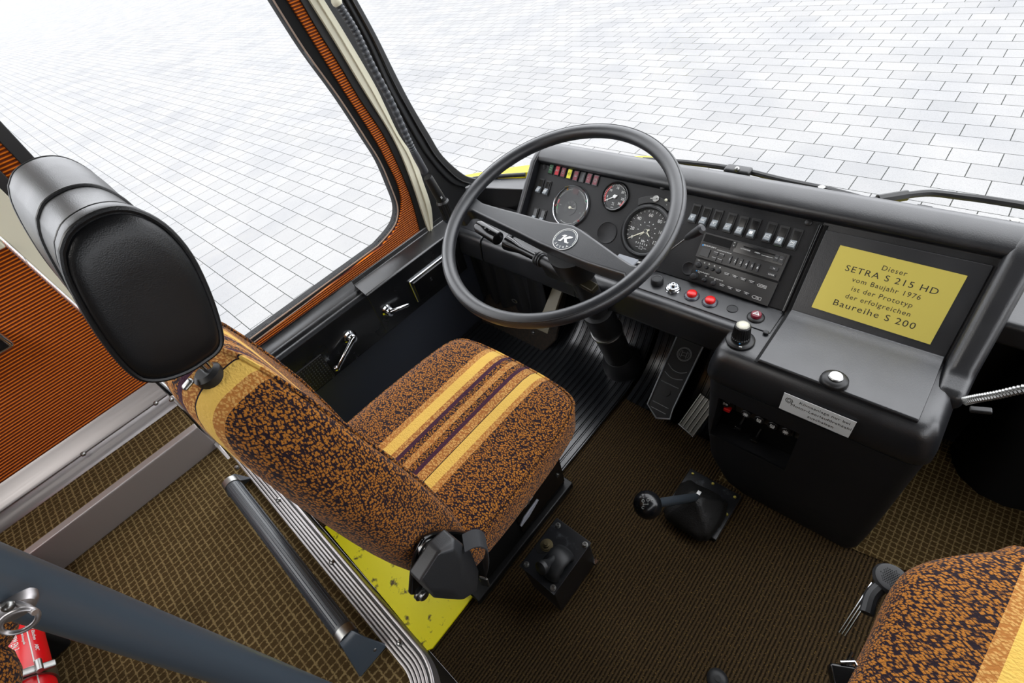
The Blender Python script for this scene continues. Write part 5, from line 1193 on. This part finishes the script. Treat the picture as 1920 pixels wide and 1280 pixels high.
MB().box((ec.x-.15, ec.y-.022, PZ+.001), (ec.x-.03, ec.y+.012, ec.z-er*.75)).build('mounting_block', DEEP, ex, bevel=.006)
# passenger seat at the lower left corner
ps = thing('passenger_seat', 'edge of a brown plush passenger seat at the lower left corner beside the extinguisher', 'seat', (-.75, -.62, PZ))
MOQ3 = moquette('passenger_moquette', 0, stripes=False)
def blob(c, r, name): 
    o = MB().sphere(c, 1, 24, r).build(name, MOQ3, ps, sharp=80); return o
c1 = EYE+ray(-105, 1330)*.60; blob(c1, (.075, .075, .06), 'seat_cushion')
c2 = EYE+ray(-64, 1186)*.63; blob(c2, (.05, .05, .05), 'armrest_pad')
MB().box((c1.x-.3, c1.y-.25, PZ+.02), (c1.x-.06, c1.y-.05, c1.z-.02)).build('frame', DEEP, ps, bevel=.02)
# chrome ashtray on the lining behind the seat
q = ax(3, 636, WX+.012)
cs = thing('wall_ashtray', 'chrome ashtray on the orange ribbed wall at the left edge', 'ashtray', q)
MB().boxf(Frame((WX+.0005, q.y-.05, q.z), (0, 1, 0), (0, 0, 1), (1, 0, 0)), -.06, .058, -.022, .022, 0, .018).build('shell', CHROME, cs, bevel=.008, seg=3)
MB().boxf(Frame((WX+.0185, q.y-.05, q.z), (0, 1, 0), (0, 0, 1), (1, 0, 0)), -.05, .05, -.015, .015, 0, .004).build('lid', GLOSS, cs, bevel=.003)
# round floor button at the bottom edge
p = az(1345, 1274, .0); fb = thing('floor_button', 'round black rubber button on the carpet at the bottom edge', 'button', p)
MB().lathe(p, (0, 0, 1), [(.021, .0), (.021, .004), (.016, .010), (.010, .012), (.0001, .012)], 28).build('pad', RUBBER, fb)
MB().lathe(p+Vector((0, 0, .0105)), (0, 0, 1), [(.006, 0), (.006, .003), (.0001, .003)], 16).build('stud', BLACK, fb)
# dark fabric cover hanging under the dashboard at the left
cv = MB(); n = 26; A_, B_ = [], []
for i in range(n):
    x = -1.225+i*(.34/(n-1)); w_ = .012*math.sin(i*1.15)+.006*math.sin(i*2.3)
    A_.append(Vector((x, .855+w_*.4, .352))); B_.append(Vector((x+.02*math.sin(i*.5), .86+w_, .10-.0*i)))
cvo = tag(cv.strip(A_, B_, (0, .004, 0)).build('fabric_cover', plain('dark_cloth', srgb(17, 18, 21), .6), sharp=80), 'dark cloth cover hanging under the dashboard behind the steering wheel rim', 'cover')
q = ay(966, 563, .846); MB().tube([q+Vector((.010*math.cos(a)*(1+.2*math.cos(2*a)), -.004, .008*math.sin(a))) for a in [2*math.pi*i/16 for i in range(16)]], .0018, 6, True).build('eyelet', STEEL, cvo)

# short notes on parts that look different from the rest of their thing
NOTES = {'headrest': 'black leatherette bolster with two oval padded ends', 'belt_retractor': 'black plastic belt reel housing on the seat side', 'belt_webbing': 'black seat belt strap',
 'speedometer': 'largest dial, white figures up to 120 and a small clock', 'pressure_gauge': 'small dial with red sectors', 'combined_gauge': 'dark glass dial with a chrome rim',
 'lighter_socket': 'chrome socket with stepped rings', 'push_button': 'round red push button', 'hazard_switch': 'dark red button with a white triangle', 'rotary_control': 'ribbed black knob with a pale mesh top',
 'storage_lid': 'bent black lid with a chrome lock', 'ashtray': 'black ashtray with a chrome rim', 'window_crank': 'chrome crank handle', 'catch_handle': 'short chrome catch handle', 'speaker_grille': 'perforated black grille',
 'emblem': 'round grey emblem with a white letter and lettering', 'coat_hook': 'aluminium hook with a ring', 'knob': None, 'mesh_cap': 'pale perforated cap'}
for o in COL.objects:
    k_ = o.name.split('.')[0]
    if o.parent and NOTES.get(k_): o['label'] = NOTES[k_]
